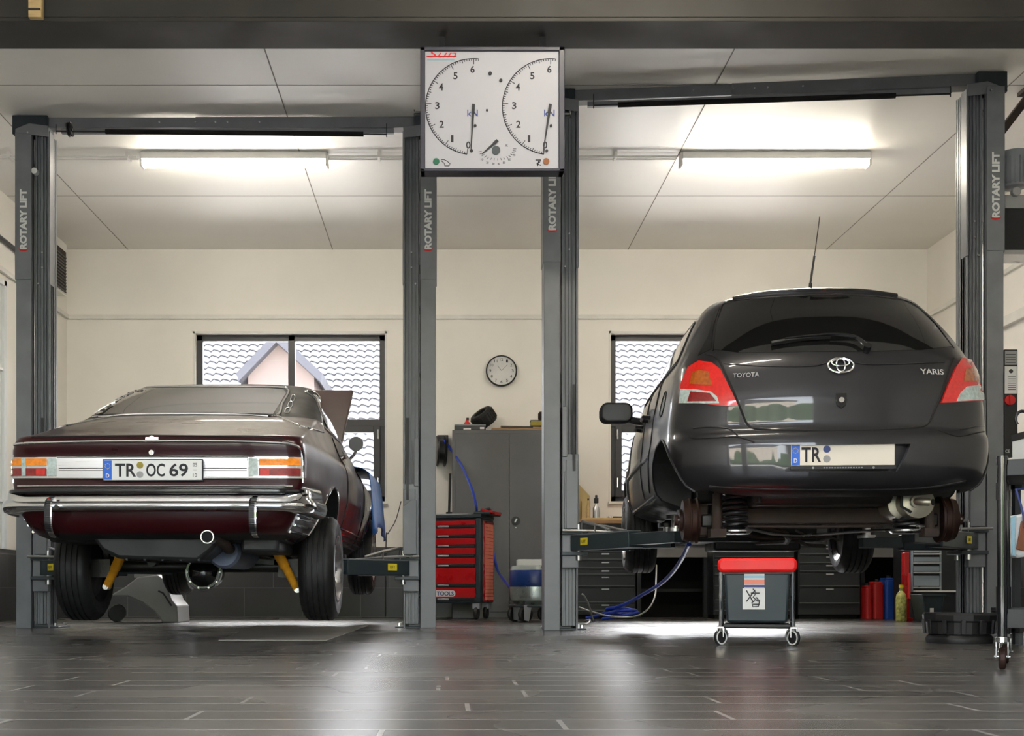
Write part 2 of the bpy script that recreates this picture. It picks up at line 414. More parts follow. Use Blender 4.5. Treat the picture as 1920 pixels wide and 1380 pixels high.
def line(name, pts, S_, r, m, parent, off=0, k=5, mirror=False, close=False, flat=None):
    pp = crom([(a, b, 0) for a, b in pts], k, close)
    h = [S_.hit(p.x, p.y) for p in pp]
    mb = MB().tube([a+n*off for a, n in h], r, 8, close)
    o = obj(name, mb, m, parent)
    if mirror: obj(name, mirror_mb(mb, parent), m, parent)
    return o
def pchip(xs, ys, x):
    xs = np.array(xs, float); ys = np.array(ys, float); h = np.diff(xs); dl = np.diff(ys)/h; n = len(xs); d = np.zeros(n)
    for i in range(1, n-1):
        if dl[i-1]*dl[i] > 0:
            w1 = 2*h[i]+h[i-1]; w2 = h[i]+2*h[i-1]; d[i] = (w1+w2)/(w1/dl[i-1]+w2/dl[i])
    d[0] = dl[0]; d[-1] = dl[-1]
    i = min(max(np.searchsorted(xs, x)-1, 0), n-2); t = (x-xs[i])/h[i]
    return float((1+2*t)*(1-t)**2*ys[i]+t*(1-t)**2*h[i]*d[i]+t*t*(3-2*t)*ys[i+1]+t*t*(t-1)*h[i]*d[i+1])
def outline(yr, yf, w, R, n, Rf, nf=2.6, tap=0, ymid=2.0, N1=22, N2=26, N3=18, crown=0):
    pts = []
    for k in range(N1+1):
        th = pi/2*(k/N1); x = w*abs(sin(th))**(2/n); y = yr+R*(1-abs(cos(th))**(2/n))
        pts.append((x, y))
    for k in range(1, N2): pts.append((w, yr+R+(yf-Rf-yr-R)*k/N2))
    for k in range(N3+1):
        th = pi/2*(1-k/N3); x = w*abs(sin(th))**(2/nf); y = yf-Rf*(1-abs(cos(th))**(2/nf))
        pts.append((x, y))
    out = []
    for x, y in pts:
        q = 1-tap*max(0, (ymid-y)/ymid)**2-tap*.8*max(0, (y-ymid)/ymid)**2
        out.append((x*q, y+crown*(x/max(w, .01))**2*(1 if y < ymid else -1)*(1 if abs(y-ymid) > 0 else 0)*max(0, 1-abs(y-yr)/1.0)))
    return out
def loft(table, nz, top_extra=None):
    """table rows: z, yr, yf, w, R, n, Rf ; horizontal slices of a car body"""
    cols = list(zip(*table)); zs = cols[0]; mb = MB(); rows = []
    zz = []
    for i in range(len(zs)-1):
        k = max(2, int(round(nz*(zs[i+1]-zs[i])/(zs[-1]-zs[0]))))
        k = max(k, int(abs(table[i+1][1]-table[i][1])/.035))
        zz += [zs[i]+(zs[i+1]-zs[i])*j/k for j in range(k)]
    zz.append(zs[-1])
    return zz, lambda z: [pchip(zs, c, z) for c in cols[1:]]
# ------------------------------------------------------------------ room shell
XL, XR, YB, YF, ZC = -3.93, 4.94, 13.2, -1.3, 3.79
struct('floor', MB().box((XL-.3, YF-.3, -.1), (XR+.3, YB+.3, 0)), 'floor', smooth=0)
struct('ceiling', MB().box((XL-.3, YF-.3, ZC), (XR+.3, YB+.3, ZC+.2)), 'ceil', smooth=0)
struct('wall_left', MB().box((XL-.3, YF, 0), (XL, YB+.3, ZC)), 'wall', smooth=0)
struct('wall_right', MB().box((XR, YF, 0), (XR+.3, YB+.3, ZC)), 'wall', smooth=0)
W1 = (-2.61, -.65, 1.19, 2.925); W2 = (1.68, 3.64, 1.19, 2.925)
b = MB()
b.box((XL, YB, 0), (XR, YB+.3, W1[2])); b.box((XL, YB, W1[3]), (XR, YB+.3, ZC))
b.box((XL, YB, W1[2]), (W1[0], YB+.3, W1[3])); b.box((W1[1], YB, W1[2]), (W2[0], YB+.3, W1[3])); b.box((W2[1], YB, W1[2]), (XR, YB+.3, W1[3]))
struct('wall_back', b, 'wall', smooth=0)
b = MB()
for x0, x1 in ((XL, -3.75), (-2.1, -1.6), (2.6, XR)): b.box((x0, YF-.3, 0), (x1, YF, ZC))
b.box((XL, YF-.3, 3.3), (XR, YF, ZC))
struct('wall_front', b, 'wall', smooth=0)
for nm, w in (('window_1', W1), ('window_2', W2)):
    x0, x1, z0, z1 = w; t = .062; y0, y1 = YB+.09, YB+.16; xm = x0+.985; zm = 2.01
    b = MB()
    b.box((x0, y0, z0), (x0+t, y1, z1)); b.box((x1-t, y0, z0), (x1, y1, z1)); b.box((x0, y0, z1-t), (x1, y1, z1)); b.box((x0, y0, z0), (x1, y1, z0+t))
    b.box((xm-.035, y0, zm), (xm+.035, y1, z1)); b.box((xm-.035, y0, z0), (xm+.035, y1, zm))
    b.box((x0, y0-.01, zm-.04), (x1, y1, zm+.04))
    w0 = struct(nm, b, 'winframe', bev=.004)
    for xa, xb in ((x0+t, xm-.035), (xm+.035, x1-t)):   # opening casements in the lower row
        s = .07; za, zb = z0+t, zm-.04; b = MB(); ya = y0-.03; yb = y0+.04
        b.box((xa-.01, ya, za-.01), (xa+s-.01, yb, zb+.01)); b.box((xb-s+.01, ya, za-.01), (xb+.01, yb, zb+.01))
        b.box((xa+s-.01, ya, za-.01), (xb-s+.01, yb, za+s-.01)); b.box((xa+s-.01, ya, zb-s+.01), (xb-s+.01, yb, zb+.01))
        obj('casement', b, 'winframe', w0, bev=.004)
    b = MB().box((x0+t*.5, y0+.03, z0+t*.5), (x1-t*.5, y0+.045, z1-t*.5))
    obj('pane', b, 'wglass', w0)
    b = MB()
    for hx in ((x1-t-.012), (x0+t+.012)):
        for hz in (z0+.2, zm-.12): b.cyl((hx, y0-.045, hz-.05), (hx, y0-.045, hz+.05), .009)
    obj('hinge', b, 'chrome', w0)
    b = MB().box((x0-.02, YB-.006, z0-.02), (x0, YB+.0, z1+.02)).box((x1, YB-.006, z0-.02), (x1+.02, YB, z1+.02)).box((x0-.02, YB-.006, z1), (x1+.02, YB, z1+.02))
    obj('reveal_trim', b, 'reveal', w0)
    b = MB().box((x0-.03, YB-.04, z0-.03), (x1+.03, YB+.09, z0))
    obj('window_sill', b, 'reveal', w0, bev=.004)
# dark tiled base of the walls
b = MB().box((XL+.001, YB-.012, 0), (XR-.001, YB, .72)); struct('baseboard_back', b, 'waintile', smooth=0)
b = MB().box((XL, YF, 0), (XL+.012, YB-.013, .64)); struct('baseboard_left', b, 'waintileY', smooth=0)
b = MB().box((XR-.012, YF, 0), (XR, YB-.013, .64)); struct('baseboard_right', b, 'waintileY', smooth=0)
# cladding with a door frame on the left wall
b = MB().box((XL, 7.5, .64), (XL+.015, 11.23, 2.95)); b.box((XL, 7.5, 2.95), (XL+.04, 11.3, 3.0)); b.box((XL, 11.23, .64), (XL+.04, 11.29, 3.0))
b.box((XL, 7.5, 1.05), (XL+.03, 11.23, 1.075)); b.box((XL, 7.5, 2.2), (XL+.03, 11.23, 2.225))
struct('door_1', b, 'tilewhite', bev=.003)
# ceiling panel joints
b = MB()
for x in (-1.19, 1.857, -3.3, 3.9): b.box((x-.004, 6.5, ZC-.002), (x+.004, YB, ZC))
for y in (8.9, 11.4): b.box((XL, y-.003, ZC-.0015), (XR, y+.003, ZC))
struct('trim_1', b, 'joint', smooth=0)
# cable trunking round the walls
zt = 3.09
b = MB().box((XL, YB-.03, zt-.022), (XR, YB, zt+.022)).box((XL, 5, zt-.022), (XL+.03, YB-.03, zt+.022)).box((XR-.03, 5, zt-.022), (XR, YB-.03, zt+.022))
b.box((XR-.05, 6, 2.6), (XR, 12.2, 2.69))
struct('trim_2', b, 'reveal', bev=.004)
# steel beam across the bay
b = MB().box((XL, 6.66, 3.24), (XR, 7.0, 3.262)).box((XL, 6.8, 3.262), (XR, 6.86, ZC)).box((XL, 6.66, 3.262), (XR, 6.68, ZC-.1)).box((XL, 6.98, 3.262), (XR, 7.0, ZC))
o = struct('trim_3', b, 'beam', bev=.003)
t = thing('wooden_batten', 'short pale wooden batten on the dark beam at the top left', 'batten', (PX(66, 6.64), 6.64, 3.24))
obj('batten', MB().box((PX(55, 6.64), 6.62, 3.245), (PX(80, 6.64), 6.659, 3.5)), 'woodpale', t, bev=.003)
obj('cap', MB().box((PX(55, 6.64), 6.615, 3.28), (PX(78, 6.64), 6.62, 3.29)), 'beam', t)

# ------------------------------------------------------------------ fluorescent lights
def batten(x0, x1, y, label):
    t = thing('fluorescent_light', label, 'ceiling light', ((x0+x1)/2, y, ZC), 0, 'fluorescent ceiling lights')
    obj('housing', MB().box((x0, y-.07, ZC-.06), (x1, y+.07, ZC-.001)), 'lampgrey', t, bev=.006)
    obj('diffuser', MB().rbox((x0+.01, y-.045, ZC-.106), (x1-.01, y+.045, ZC-.061), .02, 'X'), 'emit', t)
    obj('end_cap', MB().box((x0-.012, y-.05, ZC-.11), (x0+.009, y+.05, ZC-.002)), 'lampgrey', t, bev=.004)
    obj('end_cap', MB().box((x1-.009, y-.05, ZC-.11), (x1+.012, y+.05, ZC-.002)), 'lampgrey', t, bev=.004)
batten(PX(267, 10.3), PX(613, 10.3), 10.3, 'lit fluorescent ceiling light above the maroon car, left of the two')
batten(PX(1277, 10.3), PX(1628, 10.3), 10.3, 'lit fluorescent ceiling light above the dark grey hatchback, right of the two')
batten(.2, 1.7, 5.3, 'lit fluorescent ceiling light in front of the dark beam, out of sight above the viewer')
cl = [('far left', XL, PX(265, 10.3)), ('middle', PX(615, 10.3), PX(1275, 10.3))]
for nm, a, c in cl:
    b = MB().tube([(a, 10.26, ZC-.035), (c-.03, 10.26, ZC-.035)], .010, 8).tube([(a, 10.34, ZC-.03), (c-.03, 10.34, ZC-.03)], .007, 8)
    k = a+.4
    while k < c-.1: b.box((k, 10.24, ZC-.047), (k+.02, 10.36, ZC)); k += .95
    o = obj('ceiling_conduit', b, 'lampgrey')
    tag(o, 'thin pale conduit along the ceiling '+('from the left wall to the left light' if nm == 'far left' else 'between the two lights'), 'conduit', 'ceiling conduits')

# ------------------------------------------------------------------ outside, seen through the windows and behind the viewer
struct('outside_ground', MB().box((-60, YB+.3, -.1), (60, 60, -.02)).box((-60, -60, -.1), (60, YF-.3, -.02)), 'pave', smooth=0)
t = thing('neighbouring_house', 'neighbouring house with a pale grey tiled roof seen through the windows', 'house', (1, 26, 0))
b = MB().box((-9, 26.3, -.02), (13, 33, 2.25)); obj('wall', b, 'render', t)
ang = radians(37); x0, x1 = -10, 14; nrow = 26; rl = .30; vs = []; fs = []
nx = int((x1-x0)/.217*8)
mb = MB(); up = V((0, cos(ang), sin(ang))); nn = V((0, -sin(ang), cos(ang))); org = V((0, 25.7, 2.2))
for r in range(nrow):
    vs = []
    for j, (a, hgt) in enumerate(((.06, 0), (0, .030), (0, .05), (rl+.08, .005))):
        for i in range(nx+1):
            x = x0+(x1-x0)*i/nx; w = .022*sin(2*pi*x/.217)+.01*sin(4*pi*x/.217+.6)
            vs.append(V((x, 0, 0))+org+up*(r*rl+a)+nn*(hgt+(w if j else 0)))
    mb.add(vs, [(j*(nx+1)+i, j*(nx+1)+i+1, (j+1)*(nx+1)+i+1, (j+1)*(nx+1)+i) for j in range(3) for i in range(nx)])
mb.add([org+V((x0, .05, -.05)), org+V((x1, .05, -.05)), org+up*rl*nrow+V((x1, .05, -.05)), org+up*rl*nrow+V((x0, .05, -.05)), org+up*rl*nrow+V((x0, 4, -4)), org+up*rl*nrow+V((x1, 4, -4))], [(0, 1, 2, 3), (3, 2, 5, 4)])
obj('roof', mb, 'rooftile', t, smooth=60, fix=False)
obj('gutter', MB().tube([(x0, 25.6, 2.2), (x1, 25.6, 2.2)], .06, 10), 'zinc', t)
# dormer
dx0, dx1, dxm = PX(447, 25.9), PX(600, 25.9), PX(518, 25.9); dz0, dz1, dzt = PZ(735, 25.9), PZ(695, 25.9), PZ(632, 25.9)
b = MB().prism([(dx0+.15, dz0), (dx1-.15, dz0), (dx1-.15, dz1), (dxm, dzt-.1), (dx0+.15, dz1)], (0, 29.5, 0), (1, 0, 0), (0, 0, 1), 3.3)
obj('dormer_wall', b, 'gable', t)
for sx in (-1, 1):
    e = dx0 if sx < 0 else dx1
    b = MB().prism([(dxm, dzt+.12), (e-.05*sx*-1, dz1-.05), (e, dz1-.22), (dxm, dzt-.1)], (0, 31, 0), (1, 0, 0), (0, 0, 1), 5.1)
    obj('dormer_roof', b, 'roofdark', t)
for i, x in enumerate((-5.2, 1.5, 8.6)):
    w = MB().box((x-.5, 26.24, .8), (x+.5, 26.3, 2)); obj('window', w, 'winframe', t)
t = thing('hedge', 'trimmed green hedge outside in front of the workshop', 'hedge', (4, -16, 0))
b = MB()
for i in range(26):
    x = -12+i*1.0; r = 1.0+random.random()*.6
    b.lathe([(.01, -r)]+[(r*sin(a)*random.uniform(.92, 1.08), -r*cos(a)) for a in np.linspace(.3, 2.84, 8)]+[(.01, r)], (x, -17+random.random(), r), n=12)
obj('foliage', b, 'leaf', t)
t = thing('opposite_building', 'pale building across the yard', 'building', (-8, -26, 0))
obj('wall', MB().box((-22, -32, -.02), (2, -26, 5.5)), 'render', t)
obj('roof', MB().prism([(-22.5, 5.5), (2.5, 5.5), (2.5, 5.7), (-10, 9), (-22.5, 5.7)], (0, -25.5, 0), (1, 0, 0), (0, 0, 1), 7), 'roofdark', t)
for i in range(6): obj('window', MB().box((-20+i*3.6, -25.99, 1.2), (-18.4+i*3.6, -25.95, 3)), 'winframe', t)
# ------------------------------------------------------------------ car body builder (stack of horizontal outlines)
def car_body(name, table, nz, mats, root, arches, tap, ymid, darkz, recess=None, vinylf=None):
    zz, fn = loft(table, nz); mb = MB(); rows = []; mw = MW[root]
    for z in zz:
        yr, yf, w, R, n, Rf = fn(z)
        h = outline(yr, yf, w, R, n, Rf, tap=tap, ymid=ymid)
        loop = h+[(-x, y) for x, y in reversed(h[1:-1])]
        rows.append([mw@V((x, y, z)) for x, y in loop])
    K = len(rows[0])
    for r in rows: mb.v += r
    for i in range(len(rows)-1):
        for k in range(K): mb.f.append([i*K+k, i*K+(k+1) % K, (i+1)*K+(k+1) % K, (i+1)*K+k])
    H = K//2; o0 = 0; o1 = (len(rows)-1)*K
    for o in (o0, o1):
        for k in range(H):
            a, b_, c, d = k, k+1, (K-k-1) % K, (K-k) % K
            q = [o+a, o+b_, o+c, o+d]; q = list(dict.fromkeys(q))
            if len(q) > 2: mb.f.append(q)
    mb.mi = [0]*len(mb.f)
    body = obj(name, mb, mats, root, smooth=40)
    cutters = []
    for (x0, x1, y, z, r, stretch) in arches:
        for s in (-1, 1):
            c = MB(); vs = []; n = 40
            for xx in (x0, x1):
                for k in range(n):
                    a = 2*pi*k/n; yy = y+r*cos(a); zz_ = z+r*sin(a)
                    if sin(a) < 0: zz_ = z+r*sin(a)*stretch
                    vs.append(mw@V((s*xx, yy, zz_)))
            c.add(vs, [(k, (k+1) % n, n+(k+1) % n, n+k) for k in range(n)]+[tuple(range(n))[::-1], tuple(range(n, 2*n))])
            co = obj('cutter', c, mats, root, smooth=0); cutters.append(co)
    for rc in (recess or []):
        co = obj('cutter', rc, mats, root, smooth=0); cutters.append(co)
    for co in cutters:
        m = body.modifiers.new('b', 'BOOLEAN'); m.operation = 'DIFFERENCE'; m.solver = 'EXACT'; m.object = co
    dg = bpy.context.evaluated_depsgraph_get(); me = bpy.data.meshes.new_from_object(body.evaluated_get(dg))
    body.modifiers.clear(); body.data = me
    for co in cutters: bpy.data.objects.remove(co)
    # wheel wells and the floor pan are dark
    for p in me.polygons:
        c = p.center; inside = False
        for (x0, x1, y, z, r, stretch) in arches:
            if x0-.01 <= abs(c.x) <= x1 and math.hypot(c.y-y, c.z-z) < r*1.01:
                n = p.normal; rad = (V((0, c.y-y, c.z-z))).normalized()
                if abs(math.hypot(c.y-y, c.z-z)-r) < .02*r and abs(n.dot(rad)) > .8 and abs(n.x) < .5 or abs(abs(c.x)-x0) < .01: inside = True
                if stretch > 1 and c.z < z and abs(n.x) < .3 and c.z > darkz and abs(n.y) > .7: inside = True
        if n_down(p, darkz) or (p.normal.z < -.9 and c.z < darkz+.2 and abs(c.x) < .6): inside = True
        p.material_index = 1 if inside else (2 if vinylf and vinylf(c, p.normal) else 0)
    me.shade_smooth(); me.set_sharp_from_angle(angle=radians(38))
    MW[body] = MW[root]
    return body
def n_down(p, darkz): return p.normal.z < -.9 and p.center.z < darkz+.03

def wheel(root, name, cx, cy, cz, r, w, s, rimr, style='alloy'):
    """s = +1 outer face towards +x"""
    mw = MW[root]; c = mw@V((cx, cy, cz)); ax = (mw.to_3x3()@V((s, 0, 0))).normalized()
    hw = w/2; prof = [(rimr, -hw+.012), (rimr+.02, -hw), (r-.045, -hw-.004), (r-.018, -hw+.012), (r-.004, -hw+.03)]
    ng = 4; y = -hw+.03
    span = w-.06
    for k in range(ng):
        a = -hw+.03+span*(k+.62)/(ng+.24); prof += [(r-.001, a-.006), (r-.011, a-.004), (r-.011, a+.004), (r-.001, a+.006)]
    prof += [(r-.004, hw-.03), (r-.018, hw-.012), (r-.045, hw+.004), (rimr+.02, hw), (rimr, hw-.012), (rimr-.004, 0), (rimr, -hw+.012)]
    wh = obj(name, MB().lathe(prof, c, ax, 56), 'rubber', root, smooth=30)
    b = MB().lathe([(rimr, -hw+.01), (rimr+.006, -hw+.004), (rimr+.006, -hw+.012), (rimr-.012, -hw+.03), (rimr-.02, hw-.05), (rimr-.008, hw-.012), (rimr+.008, hw-.004), (rimr+.008, hw+.003), (rimr-.004, hw+.003), (rimr-.02, hw-.02), (rimr-.03, hw-.06), (rimr-.03, -hw+.03), (rimr, -hw+.01)], c, ax, 48)
    q = ax.to_track_quat('Z', 'Y')
    for k in range(10):
        a = 2*pi*k/10; d = q@V((cos(a), sin(a), 0))
        b.bar(c+d*.05+ax*(hw-.045), c+d*(rimr-.015)+ax*(hw-.03), .035, .02, up=ax, w2=.022, h2=.014)
    b.lathe([(.0, hw-.02), (.045, hw-.02), (.06, hw-.04), (.06, hw-.07), (0, hw-.07)], c, ax, 24)
    obj('rim', b, 'rim', wh)
    b = MB().lathe([(0, -hw+.09), (rimr-.022, -hw+.05), (rimr-.022, -hw+.04), (rimr-.09, -hw+.04), (.07, -hw+.03), (0, -hw+.02)], c, ax, 32)
    obj('brake_backplate', b, 'under', wh)
    return wh
def number_plate(root, c, w, h, r, u, m_face, chars, parent_name='number_plate', seals=('gold', 'silver'), code=None, country_w=.085):
    r, u, c = V(r).normalized(), V(u).normalized(), V(c); n = r.cross(u)
    fr = obj(parent_name, MB().prism([(-w/2-.006, -h/2-.006), (w/2+.006, -h/2-.006), (w/2+.006, h/2+.006), (-w/2-.006, h/2+.006)], c-n*.008, r, u, .008), 'black', root, bev=.002)
    obj('plate_face', MB().prism([(-w/2, -h/2), (w/2, -h/2), (w/2, h/2), (-w/2, h/2)], c, r, u, .004), m_face, fr, bev=.002)
    obj('country_band', MB().prism([(-w/2+.002, -h/2+.002), (-w/2+w*country_w, -h/2+.002), (-w/2+w*country_w, h/2-.002), (-w/2+.002, h/2-.002)], c+n*.004, r, u, .001), 'euro', fr)
    text('country_letter', 'D', c+r*(-w/2+w*country_w*.5)+u*(-h*.27)+n*.005, w*.034, h*.2, r, u, 'whiteink', fr, t=.001, bold=.02)
    b = MB()
    for k in range(12):
        a = 2*pi*k/12; b.cyl(c+r*(-w/2+w*country_w*.5+w*.026*cos(a))+u*(h*.2+w*.026*sin(a))+n*.005, c+r*(-w/2+w*country_w*.5+w*.026*cos(a))+u*(h*.2+w*.026*sin(a))+n*.006, w*.004, n=5)
    obj('country_stars', b, 'sticker', fr)
    for s, fx, ww, hh in chars:
        text('plate_letters', s, c+r*(fx*w)+n*.004, ww*w, hh*h, r, u, 'ink', fr, t=.0015, bold=.018)
    for k, (m, fx, fz) in enumerate(seals):
        p = c+r*(fx*w)+u*(fz*h)+n*.004
        obj('plate_seal', MB().cyl(p, p+n*.0015, h*.17, n=24).cyl(p+n*.0015, p+n*.002, h*.09, n=16), m, fr)
    return fr

# ================================================================== maroon coupe (left lift)
OD = 6.85; OX = PX(285, OD)
oroot = thing('car', 'dark maroon vintage two-door coupe with black vinyl roof, raised on the left lift', 'car', (OX, OD, .09), radians(-1.3))
MWo = MW[oroot]; MW[oroot] = MWo
def OL(x, y, z): return MWo@V((x, y, z-.09))      # z given above the workshop floor
zo = -.09
T = [ # z, yr, yf, w, R, n, Rf
 (.56, .22, 4.30, .71, .20, 3.2, .25),
 (.585, .10, 4.40, .755, .18, 3.4, .25),
 (.64, .05, 4.48, .80, .17, 3.6, .25),
 (.72, .03, 4.55, .84, .16, 3.8, .25),
 (.82, .02, 4.58, .865, .15, 4.0, .25),
 (.90, .035, 4.58, .88, .15, 4.2, .25),
 (1.00, .05, 4.58, .88, .15, 4.2, .25),
 (1.07, .035, 4.55, .872, .15, 4.0, .25),
 (1.115, .05, 4.5, .855, .16, 3.6, .25),
 (1.135, .14, 4.35, .84, .18, 3.2, .3),
 (1.20, .38, 3.95, .81, .24, 2.8, .6),
 (1.27, .66, 3.4, .785, .28, 2.7, .7),
 (1.325, .89, 2.95, .765, .30, 2.8, .6),
 (1.348, .99, 2.88, .757, .30, 3.0, .5),
 (1.356, 1.018, 2.85, .752, .30, 3.2, .5),
 (1.45, 1.255, 2.74, .71, .28, 3.2, .45),
 (1.58, 1.585, 2.60, .655, .28, 3.0, .4),
 (1.635, 1.73, 2.50, .63, .28, 2.8, .4),
 (1.68, 1.87, 2.42, .58, .25, 2.5, .35),
 (1.702, 2.0, 2.35, .48, .18, 2.3, .2),
 (1.71, 2.1, 2.3, .28, .08, 2.2, .08)]
T = [(r[0]+zo,)+r[1:] for r in T]
def vin(c, n):
    z = c.z+.09
    return z > 1.345 and c.y > .9 and c.y < 2.7
obody = car_body('body', T, 64, ['opel', 'under', 'vinyl'], oroot,
                 [(.52, 1.2, 1.10, .55+zo, .36, 1.9), (.52, 1.2, 3.95, .62+zo, .36, 1.9)], .10, 2.3, .585+zo, vinylf=vin)
so = Surf(obody)
# rear window with chrome surround
patch('rear_window', [(180, 778), (230, 730), (300, 728), (400, 727), (500, 728), (532, 731), (536, 738), (512, 777), (440, 775), (345, 774), (260, 775)], so, 'glassdark', oroot, off=.003)
line('window_trim', [(175, 781), (203, 753), (226, 729), (250, 726.5), (380, 725.5), (520, 727), (538, 731), (540, 738), (529, 758), (516, 780), (440, 777.5), (345, 776.5), (250, 777.5)], so, .008, 'chrome', oroot, k=4, close=True, off=.003)
# vent slots beside the window
for q in ([(547, 742), (553, 743), (550, 753), (545, 752)], [(542, 755), (549, 756), (546, 764), (540, 763)], [(537, 766), (544, 767), (540, 775), (534, 774)]):
    line('roof_vent', q, so, .0035, 'chrome', oroot, k=4, close=True, off=.003)
# beltline / roof edge trims
line('roof_trim', [(518, 780), (535, 786), (556, 796), (580, 803), (606, 811)], so, .007, 'chrome', oroot, mirror=True)
line('roof_trim', [(606, 811), (603, 790), (600, 765), (597, 748), (590, 740)], so, .007, 'chrome', oroot, mirror=True)
# deck lid gap and hinge line
line('boot_lid_gap', [(60, 820), (120, 819), (285, 817), (450, 819), (530, 822)], so, .005, 'seam', oroot)
# chrome strips over the fascia
line('chrome_strip', [(4, 905), (3.5, 880), (5, 855), (10, 841), (22, 835), (60, 831), (120, 829), (200, 827.5), (285, 827), (380, 827), (450, 828), (510, 830), (545, 833), (560, 839), (565.5, 852), (567, 880), (567.5, 905)], so, .0085, 'chrome', oroot, off=.002)
line('lower_strip', [(34, 912), (120, 911.5), (285, 911.5), (450, 911.5), (548, 912)], so, .006, 'chrome', oroot, off=.002)
patch('boot_panel_trim', [(108, 857), (285, 856.5), (466, 857), (466, 898), (285, 899), (108, 898)], so, 'alu', oroot, off=.010, step=14)
line('panel_groove', [(112, 879), (285, 879), (463, 879)], so, .0028, 'ink', oroot, off=.0105)
line('panel_groove', [(112, 883), (285, 883), (463, 883)], so, .0015, 'lockerdark', oroot, off=.0105)
line('panel_edge', [(108, 857.5), (285, 857), (466, 857.5)], so, .004, 'chrome', oroot, off=.011)
line('panel_edge', [(108, 898), (285, 898.5), (466, 898)], so, .004, 'chrome', oroot, off=.011)
def ocluster(side, x0, x1, xc0, xc1):
    h = patch('tail_light', [(x0, 857.5), (x1, 857.5), (x1, 897.5), (x0, 897.5)], so, 'chrome', oroot, off=.010)
    o0, o1 = (x0+3, xc0-2) if side < 0 else (xc1+2, x1-4)
    lab(patch('turn_signal_lens', [(o0, 860.5), (o1, 860.5), (o1, 874), (o0, 874)], so, 'lensamb', h, off=.016), 'amber upper lens')
    lab(patch('brake_light_lens', [(o0, 879.5), (o1, 879.5), (o1, 893.5), (o0, 893.5)], so, 'lensredd', h, off=.016), 'red lower lens')
    a, c = (o1-19, o1-2) if side < 0 else (o0+2, o0+19)
    lab(patch('reflector', [(a, 881), (c, 881), (c, 892), (a, 892)], so, 'lensred', h, off=.018, step=5), 'bright red square reflector')
    for m_ in ((o0+o1)/2-6, (o0+o1)/2-15 if side < 0 else (o0+o1)/2+12):
        patch('lamp_divider', [(m_, 860.5), (m_+(7 if side < 0 else 3), 860.5), (m_+(7 if side < 0 else 3), 893.5), (m_, 893.5)], so, 'lensclr' if side < 0 else 'lensambd', h, off=.017, step=5) if m_ == (o0+o1)/2-6 and side < 0 else None
    lab(patch('reversing_light_lens', [(xc0, 860.5), (xc1, 860.5), (xc1, 893.5), (xc0, 893.5)], so, 'lensclr', h, off=.017), 'clear reversing lens')
ocluster(-1, 8, 110, 91, 107); ocluster(1, 464, 565, 467, 484)
p, n = so.hit(285, 849); n = V((n.x, n.y, 0)).normalized()
obj('boot_lock', MB().cyl(p-n*.01, p+n*.015, .014, n=24).cyl(p+n*.015, p+n*.02, .009, n=16), 'chrome', oroot)
p, n = so.hit(285, 822)
b = MB().rbox(p+V((-.035, -.004, -.010)), p+V((.035, .02, .0)), .004, 'Y').cyl(p+V((0, -.006, .002)), p+V((0, .01, .002)), .012, n=20).bar(p+V((-.035, .004, .004)), p+V((.035, .004, .004)), .006, .004)
obj('emblem', b, 'chrome', oroot)
# number plate
pc = P(286.5, 881.5, OD-.0); pc = V((PX(286.5, OD+.012), OD+.012, PZ(881.5, OD+.012)))
rr = (MWo.to_3x3()@V((1, 0, 0)))
op = number_plate(oroot, pc, .53, .107, rr, (0, 0, 1), 'plate', [('TR', -.275, .215, .66), ('OC', .03, .19, .66), ('69', .265, .19, .66)], seals=(('gold', -.128, .24), ('silver', -.128, -.22)))
text('plate_date', '05', pc+rr*.228+V((0, -.004, .028)), .022, .02, rr, (0, 0, 1), 'ink', op, t=.001)
text('plate_date', '10', pc+rr*.228+V((0, -.004, -.028)), .022, .02, rr, (0, 0, 1), 'ink', op, t=.001)
obj('date_bar', MB().prism([(-.01, -.001), (.01, -.001), (.01, .001), (-.01, .001)], pc+rr*.228+V((0, -.004, 0)), rr, (0, 0, 1), .001), 'ink', op)
# wrap-round chrome bumper
def band(prof, zc, yr, w, R, n, y_end, name, m, root, L=OL, tp=.10):
    h = outline(yr, 4.5, w, R, n, .3, tap=tp, ymid=2.3); h = [q for q in h if q[1] < y_end]
    full = [(-x, y) for x, y in reversed(h[1:])]+h; mb = MB(); N = len(full); rows = []
    for off, dz in prof:
        row = []
        for i, (x, y) in enumerate(full):
            a = V(full[max(i-1, 0)]); c = V(full[min(i+1, N-1)]); t = (c-a).normalized(); nn = V((t.y, -t.x))
            up = dz[1] if isinstance(dz, tuple) else 0
            z = (dz[0] if isinstance(dz, tuple) else dz)+zc
            cur = max(0, (abs(x)-w*.80)/(w*.2))**1.5 if abs(x) > w*.8 else 0
            row.append(L(x+nn.x*off, y+nn.y*off, z+up*min(1, cur)))
        rows.append(row)
    for r in rows: mb.v += r
    P_ = len(rows)
    for j in range(P_):
        k = (j+1) % P_
        for i in range(N-1): mb.f.append([j*N+i, j*N+i+1, k*N+i+1, k*N+i]); mb.mi.append(0)
    mb.f += [[j*N for j in range(P_)], [j*N+N-1 for j in reversed(range(P_))]]; mb.mi += [0, 0]
    return obj(name, mb, m, root, smooth=50)
bp_ = band([(-.02, (.044, .11)), (.02, (.046, .11)), (.044, (.036, .10)), (.05, (.018, .08)), (.052, (.006, .05)), (.074, (-.004, .03)), (.08, (-.02, .01)), (.07, (-.038, -.02)), (.04, (-.047, -.03)), (-.02, (-.047, -.03))], .750, .02, .855, .17, 3.6, .62, 'rear_bumper', 'chrome', oroot)
band([(.02, .013), (.052, .012), (.056, .0), (.052, -.012), (.02, -.012)], .812, .02, .84, .16, 3.6, .2, 'bumper_groove', 'blackgloss', bp_)
